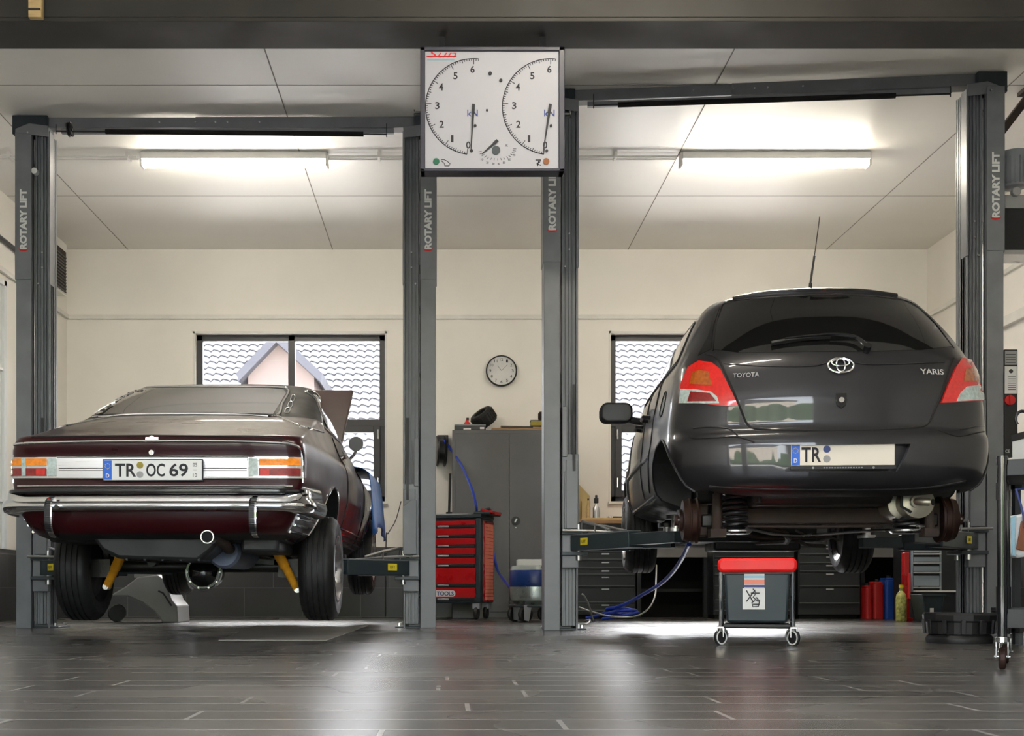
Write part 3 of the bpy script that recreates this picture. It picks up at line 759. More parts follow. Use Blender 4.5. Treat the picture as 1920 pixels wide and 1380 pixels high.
for px in (98, 478):
    x = PX(px, OD-.05); o = V((x, 0, 0)); ys = OD-.06
    prof = [(-.0, .0)]
    b = MB(); pts = crom([V((x, ys+.03, PZ(936, ys))), V((x, ys-.022, PZ(945, ys))), V((x, ys-.03, PZ(965, ys))), V((x, ys-.022, PZ(985, ys))), V((x, ys+.01, PZ(997, ys))), V((x, ys+.08, PZ(1001, ys)))], 5)
    for i in range(len(pts)-1): b.bar(pts[i], pts[i+1]+(pts[i+1]-pts[i])*.1, .038, .03, up=(1, 0, 0))
    g_ = obj('bumper_guard', b, 'chrome', oroot)
    b = MB()
    for i in range(len(pts)-4): b.bar(pts[i]+V((-.009, -.012, 0)), pts[i+1]+V((-.009, -.012, 0)), .022, .03, up=(1, 0, 0))
    obj('rubber_insert', b, 'black', g_)
# ribbed bright trims low on the flanks
for s in (-1, 1):
    b = MB(); mw3 = MWo.to_3x3(); d_ = (mw3@V((-s, 0, 0))).normalized()
    def sidept(y, z):
        loc, n, i, di = so.b.ray_cast(OL(s*1.6, y, z), d_)
        if loc is None: loc, n = so.b.find_nearest(OL(s*.8, y, z))[:2]
        if n.dot(d_) > 0: n = -n
        return loc+n*.004
    for k in range(4): b.tube([sidept(y, .605+.036*k) for y in (.20, .3, .4, .5, .6, .68)], .008, 8)
    obj('flank_trim', b, 'chrome', oroot)
    b = MB()
    for k in range(4): b.tube([sidept(y, .60+.03*k) for y in (1.54, 1.9, 2.4, 2.9, 3.5)], .008, 8)
    obj('sill_trim', b, 'chrome', oroot)
# side windows, door edges, handles, mirrors (right flank is seen; left mirrored)
def opatch_side(name, pts, m, off=.003, mirror=True):
    # local side polygon y,z projected sideways onto the body
    inv = MWo.inverted(); vs = []
    bvh = so.b; mw3 = MWo.to_3x3(); out = []
    P2 = [(a.x, a.y) for a in crom([(p[0], p[1], 0) for p in pts], 1, True)]
    pp = []
    for i in range(len(P2)):
        a, c = V(P2[i]), V(P2[(i+1) % len(P2)]); k = max(1, int((c-a).length/.05))
        for j in range(k): pp.append(a+(c-a)*j/k)
    n0 = len(pp); ex = []
    def ins(x, y):
        c = False; j = n0-1
        for i in range(n0):
            if (pp[i].y > y) != (pp[j].y > y) and x < (pp[j].x-pp[i].x)*(y-pp[i].y)/(pp[j].y-pp[i].y)+pp[i].x: c = not c
            j = i
        return c
    for y in np.arange(min(p.x for p in pp), max(p.x for p in pp), .06):
        for z in np.arange(min(p.y for p in pp), max(p.y for p in pp), .06):
            if ins(y, z) and min((V((y, z))-q).length for q in pp) > .03: ex.append(V((y, z)))
    vv, es, fs, *_ = delaunay_2d_cdt(pp+ex, [(i, (i+1) % n0) for i in range(n0)], [list(range(n0))], 1, 1e-5)
    return vv, [tuple(f) for f in fs]
def side_patch(name, pts, m, root, S_, L, off=.004, deep=.02, par=None):
    vv, fs = opatch_side(name, pts, m); res = []
    for s in (1, -1):
        top = []; bot = []; mw3 = MW[root].to_3x3()
        for v in vv:
            o = L(s*1.6, v.x, v.y); d = (mw3@V((-s, 0, 0))).normalized()
            loc, n, i, di = S_.b.ray_cast(o, d)
            if loc is None: loc, n = S_.b.find_nearest(L(s*.8, v.x, v.y))[:2]
            if n.dot(d) > 0: n = -n
            top.append(loc+n*off); bot.append(loc-n*deep)
        N = len(top); ec = {}
        for f in fs:
            for i in range(len(f)): ec.setdefault(tuple(sorted((f[i], f[(i+1) % len(f)]))), []).append((f[i], f[(i+1) % len(f)]))
        walls = [(e[0][0], e[0][1], e[0][1]+N, e[0][0]+N) for e in ec.values() if len(e) == 1]
        res.append(obj(name, MB().add(top+bot, fs+[tuple(i+N for i in reversed(f)) for f in fs]+walls), m, par or root, smooth=50))
    return res
def side_line(name, pts, r, m, root, S_, L, off=.002, k=6):
    for s in (1, -1):
        h = []; mw3 = MW[root].to_3x3()
        for q in crom([(p[0], p[1], 0) for p in pts], k):
            o = L(s*1.6, q.x, q.y); d = (mw3@V((-s, 0, 0))).normalized()
            loc, n, i, di = S_.b.ray_cast(o, d)
            if loc is None: loc, n = S_.b.find_nearest(L(s*.8, q.x, q.y))[:2]
            if n.dot(d) > 0: n = -n
            h.append(loc+n*off)
        obj(name, MB().tube(h, r, 7), m, root)
side_patch('side_window', [(1.62, 1.35), (1.70, 1.50), (1.80, 1.60), (2.30, 1.60), (2.50, 1.52), (2.72, 1.40), (2.80, 1.335)], 'glassdark', oroot, so, OL)
side_line('window_frame', [(1.60, 1.34), (1.68, 1.50), (1.80, 1.62), (2.1, 1.635), (2.40, 1.60), (2.62, 1.48), (2.85, 1.33)], .008, 'chrome', oroot, so, OL)
side_line('waist_trim', [(1.4, 1.325), (2.2, 1.325), (2.9, 1.31)], .006, 'chrome', oroot, so, OL)
for y in (1.72, 2.98): side_line('door_gap', [(y, 1.30), (y+.01, 1.0), (y, .62)], .004, 'seam', oroot, so, OL)
for s in (1, -1):
    b = MB().tube([OL(s*.80, 1.86, 1.19), OL(s*.835, 1.88, 1.195), OL(s*.835, 2.02, 1.195), OL(s*.80, 2.04, 1.19)], .009, 8); obj('door_handle', b, 'chrome', oroot)
    m = obj('door_mirror', MB().lathe([(0, .03), (.035, .022), (.055, 0), (.057, -.01), (.055, -.014), (0, -.014)], OL(s*.815, 2.95, 1.395), (0, 1, 0), 24), 'locker', oroot)
    obj('mirror_stalk', MB().tube([OL(s*.755, 2.97, 1.27), OL(s*.80, 2.97, 1.32), OL(s*.815, 2.965, 1.355)], .012, 8), 'chrome', m)
    # arch lips
    for ay, az in ((1.10, .55), (3.95, .62)):
        side_line('wheel_arch_trim', [(ay+.365*cos(a), az+.365*sin(a)) for a in np.linspace(.15, pi-.15, 12)], .007, 'chrome', oroot, so, OL, k=2) if s > 0 else None
# raised bonnet
b = MB(); n = 8
pts = [(-.68, 3.0, 1.32), (.68, 3.0, 1.32), (.70, 3.9, 1.96), (-.70, 3.9, 1.96)]
hb = MB().add([OL(*p) for p in pts]+[OL(p[0], p[1]+.02, p[2]-.035) for p in pts], [(0, 1, 2, 3), (7, 6, 5, 4), (0, 4, 5, 1), (1, 5, 6, 2), (2, 6, 7, 3), (3, 7, 4, 0)])
obj('bonnet', hb, 'hood', oroot, bev=.008)
# wheels
for s, nm in ((-1, 'l'), (1, 'r')):
    wheel(oroot, 'wheel', .775 if s > 0 else -.70, 1.10, .413+zo, .322, .205, s, .20)
    wheel(oroot, 'wheel', s*.77, 3.95, .56+zo, .322, .19, s, .20)
# underside: tank, axle, differential, exhaust, shock absorbers
b = MB()
prof = [(-.38, .60), (-.31, .50), (-.22, .455), (.22, .44), (.30, .50), (.38, .60)]
b.prism([(OX+.0+x-.02, z) for x, z in prof], (0, OD+1.0, 0), (1, 0, 0), (0, 0, 1), .78)
obj('fuel_tank', b, 'under', oroot, bev=.02)
b = MB()
for k in range(5): b.bar(OL(-.2+.1*k, .23, .452-.001*k), OL(-.2+.1*k, .95, .452), .012, .014)
obj('tank_ribs', b, 'under', oroot)
b = MB().box(OL(-.62, 1.45, .50), OL(.62, 3.6, .60)); b.box(OL(-.30, 3.3, .46), OL(.30, 4.3, .60)); b.box(OL(.42, .3, .49), OL(.62, .95, .6)).box(OL(-.66, .30, .55), OL(.66, .8, .60))
obj('floor_pan', b, 'under', oroot, bev=.02)
b = MB().cyl(OL(-.7, 1.10, .43), OL(.7, 1.10, .43), .04).box(OL(-.66, 1.0, .36), OL(-.52, 1.2, .47)).box(OL(.52, 1.0, .36), OL(.66, 1.2, .47))
b.tube([OL(-.6, 1.12, .42), OL(-.5, 1.35, .44), OL(-.45, 2.0, .52)], .025).tube([OL(.6, 1.12, .42), OL(.5, 1.35, .44), OL(.45, 2.0, .52)], .025)
b.bar(OL(-.5, .98, .50), OL(.5, .98, .45), .03, .03).cyl(OL(-.24, .93, .455), OL(-.24, 1.0, .455), .03)
ax_ = obj('rear_axle', b, 'oily', oroot)
dc = OL(.06, .99, .39)
b = MB().lathe([(0, .07), (.03, .066), (.06, .05), (.085, .02), (.092, 0), (.092, -.03), (.11, -.03), (.112, -.05), (.10, -.06), (.10, -.2), (.05, -.3), (0, -.3)], dc, (0, -1, 0), 36)
obj('differential', b, 'blackgloss', ax_)
b = MB().tube([dc+V((.108*cos(a), -.0+.03, .108*sin(a))) for a in np.linspace(pi*.95, 2*pi+.05*pi, 24)], .008, 8)
for k in range(10):
    a = 2*pi*k/10; b.cyl(dc+V((.1*cos(a), .02, .1*sin(a))), dc+V((.1*cos(a), .035, .1*sin(a))), .006, n=8)
obj('cover_flange', b, 'steel', ax_)
mc = OL(.275, .55, .505)
b = MB().lathe([(0, 0), (.085, 0), (.1, -.015), (.1, -.42), (.085, -.45), (0, -.45)], mc, (-.12, -1, 0), 32); mf = obj('muffler', b, 'mufblue', oroot)
b = MB().tube([OL(.31, .60, .52), OL(.32, .46, .515), OL(.33, .38, .52), OL(.33, .30, .54), OL(.31, .22, .56), OL(.295, .16, .565), OL(.29, .07, .567)], .03, 14)
obj('exhaust_pipe', b, 'rust', mf)
b = MB().lathe([(.036, 0), (.036, .1), (.031, .1), (.031, 0), (.036, 0)], OL(.29, .03, .567), (0, 1, 0), 24); obj('exhaust_tip', b, 'steel', mf)
obj('tip_core', MB().cyl(OL(.29, .05, .567), OL(.29, .06, .567), .031), 'void', mf)
b = MB().tube([OL(.22, .95, .5), OL(.3, 1.6, .5), OL(.2, 3.3, .5)], .03); obj('front_pipe', b, 'rust', mf)
for s, a, c in ((-1, P(230, 1036, OD+.85), P(200, 1100, OD+1.0)), (1, P(517, 1030, OD+.85), P(558, 1106, OD+1.0))):
    d = (c-a).normalized(); b = MB().cyl(a, a+d*.13, .031).cyl(a+d*.125, c-d*.01, .026); sh = obj('shock_absorber', b, 'yellow', oroot)
    obj('shock_eye', MB().cyl(c+V((0, -.03, 0)), c+V((0, .05, 0)), .018).cyl(c+V((0, -.045, 0)), c+V((0, -.03, 0)), .009), 'steel', sh)
    obj('shock_mount', MB().cyl(a-d*.12, a+d*.01, .02), 'under', sh)
    obj('coil_spring', MB().tube([OL(s*.47+.05*cos(t), 1.28+.05*sin(t), .44+.012*t/2) for t in np.linspace(0, 12*pi*.55, 80)], .008, 6), 'under', oroot)
b = MB().bar(OL(-.60, 4.0, .50), OL(.60, 4.0, .50), .12, .07).bar(OL(-.68, 3.95, .52), OL(-.3, 3.95, .50), .06, .04).bar(OL(.68, 3.95, .52), OL(.3, 3.95, .50), .06, .04)
obj('front_suspension', b, 'oily', oroot, bev=.005)

# ================================================================== charcoal hatchback (right lift)
YD = 6.45; YX = 1.985
yroot = thing('car', 'dark grey metallic hatchback without rear wheels, raised on the right lift', 'car', (YX, YD, .40), radians(-3.6))
MWy = MW[yroot]; yz = -.40
def YL(x, y, z): return MWy@V((x, y, z-.40))
T = [ # z, yr, yf, w, R, n, Rf
 (.755, .22, 3.40, .70, .30, 2.6, .5),
 (.775, .10, 3.50, .755, .34, 2.5, .5),
 (.80, .045, 3.55, .825, .36, 2.5, .5),
 (.85, .012, 3.60, .862, .38, 2.5, .5),
 (.93, .0, 3.62, .880, .38, 2.5, .5),
 (1.02, .0, 3.62, .888, .38, 2.5, .5),
 (1.075, .012, 3.58, .888, .38, 2.5, .5),
 (1.10, .035, 3.52, .884, .38, 2.5, .5),
 (1.13, .045, 3.45, .88, .38, 2.55, .5),
 (1.25, .04, 3.2, .868, .38, 2.6, .6),
 (1.38, .06, 2.85, .842, .38, 2.6, .6),
 (1.46, .085, 2.60, .822, .38, 2.6, .6),
 (1.51, .115, 2.50, .800, .38, 2.6, .6),
 (1.60, .19, 2.36, .755, .36, 2.6, .55),
 (1.72, .30, 2.18, .695, .36, 2.6, .5),
 (1.82, .40, 2.02, .635, .36, 2.6, .45),
 (1.875, .45, 1.92, .59, .36, 2.5, .45),
 (1.905, .50, 1.85, .54, .38, 2.4, .42),
 (1.925, .62, 1.75, .44, .40, 2.3, .4),
 (1.94, .85, 1.6, .28, .2, 2.2, .2)]
T = [(r[0]+yz,)+r[1:] for r in T]
def yrec():
    pts = [(1440, 829), (1727, 826), (1718, 850), (1700, 884), (1580, 886), (1470, 884), (1455, 862)]
    mb = MB(); n = len(pts); a = [P(x, y, 6.2) for x, y in pts]
    c = [P(1582+(x-1582)*.93, 857+(y-857)*.90, 6.4) for x, y in pts]
    c = [V((p.x, 6.492+(p.x-2.0)*.03, p.z)) for p in c]
    return mb.add(a+c, [tuple(range(n))[::-1], tuple(range(n, 2*n))]+[(i, (i+1) % n, n+(i+1) % n, n+i) for i in range(n)])
def pan():
    b = MB(); b.box((-.64, .17, .5), (.64, 3.3, .90)); b.v = [YL(*v) for v in b.v]; return b
ybody = car_body('body', T, 70, ['yaris', 'under', 'glassdark'], yroot,
                 [(.50, 1.2, .56, .765+yz, .335, 1.9), (.50, 1.2, 2.92, .80+yz, .35, 1.9)], .09, 1.8, .775+yz, recess=[yrec(), pan()])
sy = Surf(ybody)

patch('rear_window', [(1337, 655), (1343, 610), (1357, 573), (1390, 564), (1465, 558), (1555, 555), (1645, 558), (1696, 566), (1722, 580), (1752, 609), (1784, 650), (1730, 656), (1640, 659), (1510, 660), (1390, 662)], sy, 'glassdark', yroot, off=.003, step=9)
line('window_edge', [(1337, 658), (1343, 610), (1356, 571), (1390, 562), (1465, 556), (1555, 553), (1645, 556), (1698, 564), (1724, 579), (1754, 608), (1788, 653)], sy, .005, 'blackgloss', yroot)
patch('pillar_panel', [(1309, 667), (1328, 631), (1340, 585), (1350, 576), (1338, 610), (1333, 655)], sy, 'blackgloss', yroot, off=.003)
# roof spoiler lip
line('roof_spoiler', [(1375, 562), (1430, 552), (1500, 547), (1560, 546), (1620, 548), (1680, 556)], sy, .014, 'yaris', yroot, off=.004)
patch('high_brake_light', [(1540, 543), (1549, 543), (1549, 547), (1540, 547)], sy, 'lensredd', yroot, off=.006, step=5)
# tailgate gaps
line('tailgate_gap', [(1322, 664), (1345, 672), (1360, 700), (1378, 740), (1392, 775), (1402, 796), (1420, 804), (1480, 807), (1560, 807), (1640, 806), (1715, 802), (1740, 794), (1752, 770), (1763, 745), (1775, 705), (1788, 672)], sy, .0055, 'seam', yroot)
line('tailgate_crease', [(1358, 682), (1440, 687), (1520, 687), (1556, 680), (1596, 680), (1640, 684), (1770, 680)], sy, .003, 'yaris', yroot, off=.002)
def side_mirror_px(pts): return pts
line('bumper_gap', [(1290, 815), (1300, 822), (1340, 821), (1372, 819), (1395, 822), (1415, 830)], sy, .004, 'seam', yroot)
line('bumper_gap', [(1862, 806), (1830, 812), (1800, 818), (1780, 814), (1757, 806)], sy, .004, 'seam', yroot)
line('bumper_crease', [(1300, 803), (1330, 801), (1366, 804), (1384, 818)], sy, .004, 'yaris', yroot)
line('bumper_crease', [(1800, 806), (1830, 800), (1858, 797)], sy, .004, 'yaris', yroot)
line('bumper_lip', [(1330, 912), (1400, 916), (1500, 918), (1640, 918), (1740, 914), (1810, 902)], sy, .006, 'yaris', yroot)
# tail lights
L_ = [(1276, 757), (1280, 720), (1293, 690), (1312, 679), (1336, 682), (1352, 694), (1364, 718), (1385, 761), (1362, 762), (1320, 758)]
R_ = [(1763, 756), (1776, 722), (1792, 686), (1801, 674), (1818, 677), (1832, 692), (1838, 716), (1840, 752), (1815, 753), (1790, 755)]
for nm, o, clr, lo, amb in (('l', L_, [(1277, 757), (1280, 731), (1307, 732), (1335, 736), (1346, 745), (1350, 757), (1320, 757)], [(1293, 754), (1298, 736), (1333, 739), (1345, 753)], [(1297, 722), (1300, 702), (1312, 696), (1330, 699), (1337, 724)]),
                        ('r', R_, [(1790, 753), (1797, 738), (1808, 727), (1838, 723), (1840, 751)], None, [(1803, 716), (1806, 695), (1822, 690), (1834, 700), (1836, 716)])):
    t = patch('tail_light', o, sy, 'lensred', yroot, off=.014, step=6)
    lab(patch('reversing_light_lens', clr, sy, 'lensclr', t, off=.0165, step=5), 'clear lower lens')
    if lo: lab(patch('fog_light_lens', lo, sy, 'lensredd', t, off=.019, step=5), 'dark red lens')
    lab(patch('turn_signal_lens', amb, sy, 'lensambd', t, off=.0165, step=5), 'amber lens')
# keyhole, emblem, lettering, wiper
p, n = sy.hit(1577, 750); r_ = MWy.to_3x3()@V((1, 0, 0)); u_ = r_.cross(n)*-1; u_ = n.cross(r_).normalized(); u_ = u_ if u_.z > 0 else -u_
k_ = .00272
b = MB().prism([(-.026, .035), (.026, .035), (.03, .0), (.022, -.03), (0, -.045), (-.022, -.03), (-.03, 0)], p-n*.003+n*0, r_, u_, .012*(1 if r_.cross(u_).dot(n) > 0 else -1))
h_ = obj('lock_housing', b, 'blackgloss', yroot, bev=.003)
obj('lock', MB().cyl(p, p+n*.015, .013, n=20), 'chrome', h_)
p, n = sy.hit(1576, 686); u_ = n.cross(r_).normalized(); u_ = u_ if u_.z > 0 else -u_
def ell(cx, cz, a, c, N=40): return [p+n*.006+r_*(cx+a*cos(t))+u_*(cz+c*sin(t)) for t in np.linspace(0, 2*pi, N, endpoint=False)]
b = MB().tube(ell(0, 0, .064, .041), .0055, 8, True).tube(ell(0, 0.001, .022, .036), .0045, 8, True).tube(ell(0, .015, .044, .019), .0045, 8, True)
obj('emblem', b, 'chrome', yroot)
def nrm_text(nm, s, x, y, w, h, bold):
    p, n = sy.hit(x, y); r2 = V((0, 0, 1)).cross(n)*-1; r2 = (V((0, 0, 1)).cross(-n)).normalized()*-1
    if r2.x < 0: r2 = -r2
    u2 = r2.cross(n)*-1
    if u2.z < 0: u2 = -u2
    text(nm, s, p+n*.004, w, h, r2, u2, 'chrome', yroot, t=.004, bold=bold)
nrm_text('lettering', 'TOYOTA', 1399, 704, .132, .024, .012)
nrm_text('lettering', 'YARIS', 1746, 698, .130, .030, .02)
pts = [sy.hit(x, y) for x, y in ((1446, 649), (1480, 643), (1520, 639), (1556, 637))]
b = MB()
for i in range(3): b.bar(pts[i][0]+pts[i][1]*.02, pts[i+1][0]+pts[i+1][1]*.02, .012, .022, up=(0, -1, .5))
wp = obj('rear_wiper', b, 'black', yroot)
pts = [sy.hit(x, y) for x, y in ((1470, 644), (1520, 639), (1560, 637), (1595, 640), (1612, 648), (1624, 659))]
obj('wiper_arm', MB().tube(crom([a+n*.032 for a, n in pts], 5), [.005+.006*min(1, i/15) for i in range(26)], 8), 'blackgloss', wp)
a, n = pts[-1]; obj('wiper_pivot', MB().cyl(a-n*.01, a+n*.045, .018), 'blackgloss', wp)
# number plate in the bumper recess
n2 = (MWy.to_3x3()@V((0, -1, 0))).normalized(); a0 = P(1580, 852.5, 6.47)
yp = number_plate(yroot, a0, .515, .108, r_, (0, 0, 1), 'platecream', [('TR', -.305, .19, .7)], seals=(('bluedrum', -.155, .26), ('silver', -.155, -.2)))
b = MB().prism([(-.263, -.076), (.263, -.076), (.263, -.058), (-.263, -.058)], a0+n2*.002, r_, (0, 0, 1), .01); pf = obj('plate_holder', b, 'black', yroot, bev=.002)
obj('holder_stud', MB().cyl(a0+n2*.013+V((0, 0, -.067))-r_*.15, a0+n2*.015+V((0, 0, -.067))-r_*.15, .006).cyl(a0+n2*.013+V((0, 0, -.067))+r_*.15, a0+n2*.015+V((0, 0, -.067))+r_*.15, .006), 'silver', pf)
b = MB()
for k in range(15): b.prism([(-.098+.0133*k, -.003), (-.090+.0133*k, -.003), (-.090+.0133*k, .003), (-.098+.0133*k, .003)], a0+n2*.0125+V((0, 0, -.067)), r_, (0, 0, 1), .001)
obj('holder_print', b, 'silver', pf)
# flanks: windows, gaps, handle, mirror
side_patch('side_window', [(1.40, 1.52), (1.44, 1.64), (1.62, 1.80), (1.80, 1.80), (2.02, 1.68), (2.30, 1.52), (2.36, 1.50)], 'glassdark', yroot, sy, YL)
side_patch('rear_side_window', [(.62, 1.56), (.72, 1.70), (.86, 1.80), (1.50, 1.82), (1.36, 1.64), (1.32, 1.53)], 'glassdark', yroot, sy, YL)
side_line('window_frame', [(.58, 1.54), (.70, 1.72), (.86, 1.82), (1.5, 1.84), (1.80, 1.82), (2.05, 1.70), (2.42, 1.49)], .006, 'black', yroot, sy, YL)
side_line('waist_moulding', [(.58, 1.53), (1.3, 1.51), (2.4, 1.475)], .007, 'black', yroot, sy, YL)
side_line('door_gap', [(.98, 1.50), (.96, 1.2), (1.02, 1.0), (1.12, .86)], .004, 'seam', yroot, sy, YL)
side_line('door_gap', [(1.42, 1.50), (1.40, 1.1), (1.42, .84)], .004, 'seam', yroot, sy, YL)
side_line('door_gap', [(2.40, 1.46), (2.46, 1.2), (2.46, .84)], .004, 'seam', yroot, sy, YL)
side_line('flank_moulding', [(1.0, 1.06), (1.6, 1.05), (2.4, 1.05)], .012, 'yaris', yroot, sy, YL)
side_line('sill_edge', [(.95, .83), (1.6, .82), (2.5, .82)], .012, 'yaris', yroot, sy, YL)
side_line('wheel_arch_lip', [(.56+.34*cos(a), .765+.34*sin(a)) for a in np.linspace(.1, pi-.1, 14)], .007, 'yaris', yroot, sy, YL, k=2)
side_line('wheel_arch_lip', [(2.92+.355*cos(a), .80+.355*sin(a)) for a in np.linspace(.1, pi-.1, 14)], .007, 'yaris', yroot, sy, YL, k=2)
for s in (1, -1):
    for y in (1.06, 1.52):
        obj('door_handle', MB().tube([YL(s*.86, y, 1.30), YL(s*.895, y+.02, 1.305), YL(s*.895, y+.16, 1.305), YL(s*.86, y+.18, 1.30)], .012, 8), 'yaris', yroot)
    c = YL(s*.985, 2.02, 1.46); b = MB(); q = []
    m_ = obj('door_mirror', MB().rbox(c+V((-.115, -.03, -.068)), c+V((.10, .06, .068)), .05, 'Y', 8), 'black', yroot, bev=.015)
    obj('mirror_shell', MB().rbox(c+V((-.112, .03, -.064)), c+V((.095, .11, .064)), .048, 'Y', 8), 'yaris', m_, bev=.02)
    obj('mirror_glass', MB().rbox(c+V((-.095, -.034, -.05)), c+V((.07, -.029, .05)), .035, 'Y', 8), 'bench', m_)
    obj('mirror_foot', MB().bar(c+V((-s*.08, .02, -.04)), YL(s*.80, 2.08, 1.40), .06, .04), 'black', m_, bev=.01)
# fuel flap on the left flank
side_line('fuel_flap_gap', [(.66+.07*cos(a), 1.32+.07*sin(a)) for a in np.linspace(0, 2*pi, 12)], .003, 'seam', yroot, sy, YL, k=2)
# antenna
p, n = sy.hit(1519, 544); p = V((PX(1519, 7.35), 7.35, PZ(541, 7.35)))
b = MB().cyl(p-V((0, 0, .06)), p+V((.002, 0, .03)), .012, .009).tube([p+V((0, 0, .02)), P(1527, 480, 7.35)], .006).tube([P(1527, 480, 7.35), P(1537, 406, 7.35)], .0028, 6)
obj('antenna', b, 'black', yroot)
# front wheels, rear drums, axle, springs, exhaust
for s in (-1, 1): wheel(yroot, 'wheel', s*.765, 2.92, .695+yz, .292, .215, s, .19)
for s in (-1, 1):
    c = YL(s*.675, .56, .665); ax = (MWy.to_3x3()@V((s, 0, 0))).normalized()
    b = MB().lathe([(0, -.03), (.125, -.03), (.128, -.02), (.118, -.012), (.118, .012), (.122, .016), (.122, .022), (.115, .03), (.11, .055), (.06, .058), (.06, .075), (.03, .078), (.03, .1), (0, .1)], c, ax, 40)
    d = obj('brake_drum', b, 'drum', yroot)
    q = ax.to_track_quat('Z', 'Y'); b = MB()
    for k in range(4):
        a = 2*pi*k/4; o_ = c+q@V((.05*cos(a), .05*sin(a), .055)); b.cyl(o_, o_+ax*.03, .007, n=8)
    obj('wheel_stud', b, 'steel', d)
    b = MB().box(c-ax*.03+V((-.05 if s > 0 else -.02, -.04, -.09)), c-ax*.03+V((.02 if s > 0 else .05, .06, .09)))
    obj('hub_carrier', b, 'rust', yroot, bev=.01)
    x = s*.50
    sh = MB().cyl(YL(s*.565, .42, .59), YL(s*.555, .45, .80), .026).cyl(YL(s*.555, .45, .79), YL(s*.55, .46, .95), .018).box(YL(s*.60, .39, .565), YL(s*.52, .47, .61))
    obj('shock_absorber', sh, 'rust', yroot)
    obj('coil_spring', MB().tube([YL(s*.455+.062*cos(t), .48+.062*sin(t), .615+.030*t/(2*pi)) for t in np.linspace(0, 2*pi*7, 150)], .0095, 6), 'black', yroot)
    b = MB().lathe([(0, 0), (.075, 0), (.09, .012), (.09, .02), (.05, .025), (0, .025)], YL(s*.455, .48, .585), (0, 0, 1), 28); obj('spring_seat', b, 'steel', yroot)
    b = MB().bar(YL(s*.60, .50, .66), YL(s*.55, 1.25, .72), .07, .07); obj('trailing_arm', b, 'oily', yroot, bev=.01)
b = MB().bar(YL(-.56, .62, .69), YL(.56, .62, .69), .07, .085).tube([YL(-.38, .58, .632), YL(0, .57, .628), YL(.36, .58, .634)], .011, 8)
ax_ = obj('rear_axle_beam', b, 'rust', yroot, bev=.012)
b = MB().bar(YL(-.40, .45, .80), YL(.34, .45, .80), .35, .14); obj('spare_wheel_well', b, 'oily', yroot, bev=.04)
b = MB().box(YL(-.5, 1.0, .70), YL(.5, 1.75, .92)).box(YL(-.62, .9, .78), YL(-.52, 2.6, .91)).box(YL(.52, .9, .78), YL(.62, 2.6, .91)).box(YL(-.42, 2.55, .62), YL(.42, 3.2, .85)); obj('underbody', b, 'under', yroot, bev=.02)
b = MB().tube(crom([YL(-.3, .78, .66), YL(-.1, .9, .60), YL(.0, 1.4, .58), YL(.1, 2.0, .60), YL(.05, 2.8, .62)], 6), .02, 8).tube(crom([YL(-.45, 1.0, .64), YL(-.2, 1.1, .59), YL(.2, 1.2, .60), YL(.3, 1.8, .60)], 5), .012, 8).tube(crom([YL(-.30, 1.2, .62), YL(.02, 1.3, .585), YL(.15, 1.5, .56), YL(.3, 1.7, .56)], 5), .012, 8)
b.tube(crom([YL(-.1, .62, .61), YL(.0, .8, .59), YL(.12, .85, .585), YL(.22, 1.0, .57)], 5), .007, 8)
obj('under_pipes', b, 'rust', yroot)
b = MB().tube(crom([YL(-.4, .5, .62), YL(-.28, .6, .60), YL(-.2, .7, .595), YL(0, .75, .59), YL(.3, .72, .61), YL(.42, .6, .61)], 5), .008, 8); obj('brake_line', b, 'steel', yroot)
b = MB().bar(YL(-.6, 2.92, .66), YL(.6, 2.92, .66), .1, .06).box(YL(-.25, 2.7, .56), YL(.35, 3.1, .72)); obj('front_suspension', b, 'oily', yroot, bev=.02)
c = P(1722, 941, YD+.30); c2 = P(1705, 942, YD+.42)
b = MB().lathe([(0, -.005), (.05, -.005), (.07, 0), (.083, .004), (.086, .0), (.086, .16), (.08, .18), (0, .18)], c, (0, 1, 0), 40); m1 = obj('muffler', b, 'muffler', yroot)
obj('muffler_shell', MB().lathe([(.085, 0), (.094, .006), (.094, .25), (0, .26)], P(1698, 943, YD+.40), (0, 1, 0), 40), 'muffler', m1)
obj('tail_pipe', MB().tube([c+V((-.02, -.02, .0)), c+V((-.01, -.045, 0)), c+V((.015, -.06, -.004)), c+V((.035, -.065, -.006))], .021, 14).cyl(c+V((-.02, .0, 0)), c+V((-.02, -.03, 0)), .03), 'muffler', m1)
obj('pipe_mouth', MB().cyl(c+V((.05, -.066, -.006)), c+V((.052, -.0685, -.006)), .017), 'void', m1)
obj('hanger', MB().tube([YL(.38, .30, .84), YL(.38, .3, .72), YL(.43, .3, .69)], .008, 6), 'rubber', yroot)
obj('hanger', MB().tube([YL(-.36, .25, .84), YL(-.365, .25, .74)], .010, 6), 'rubber', yroot)
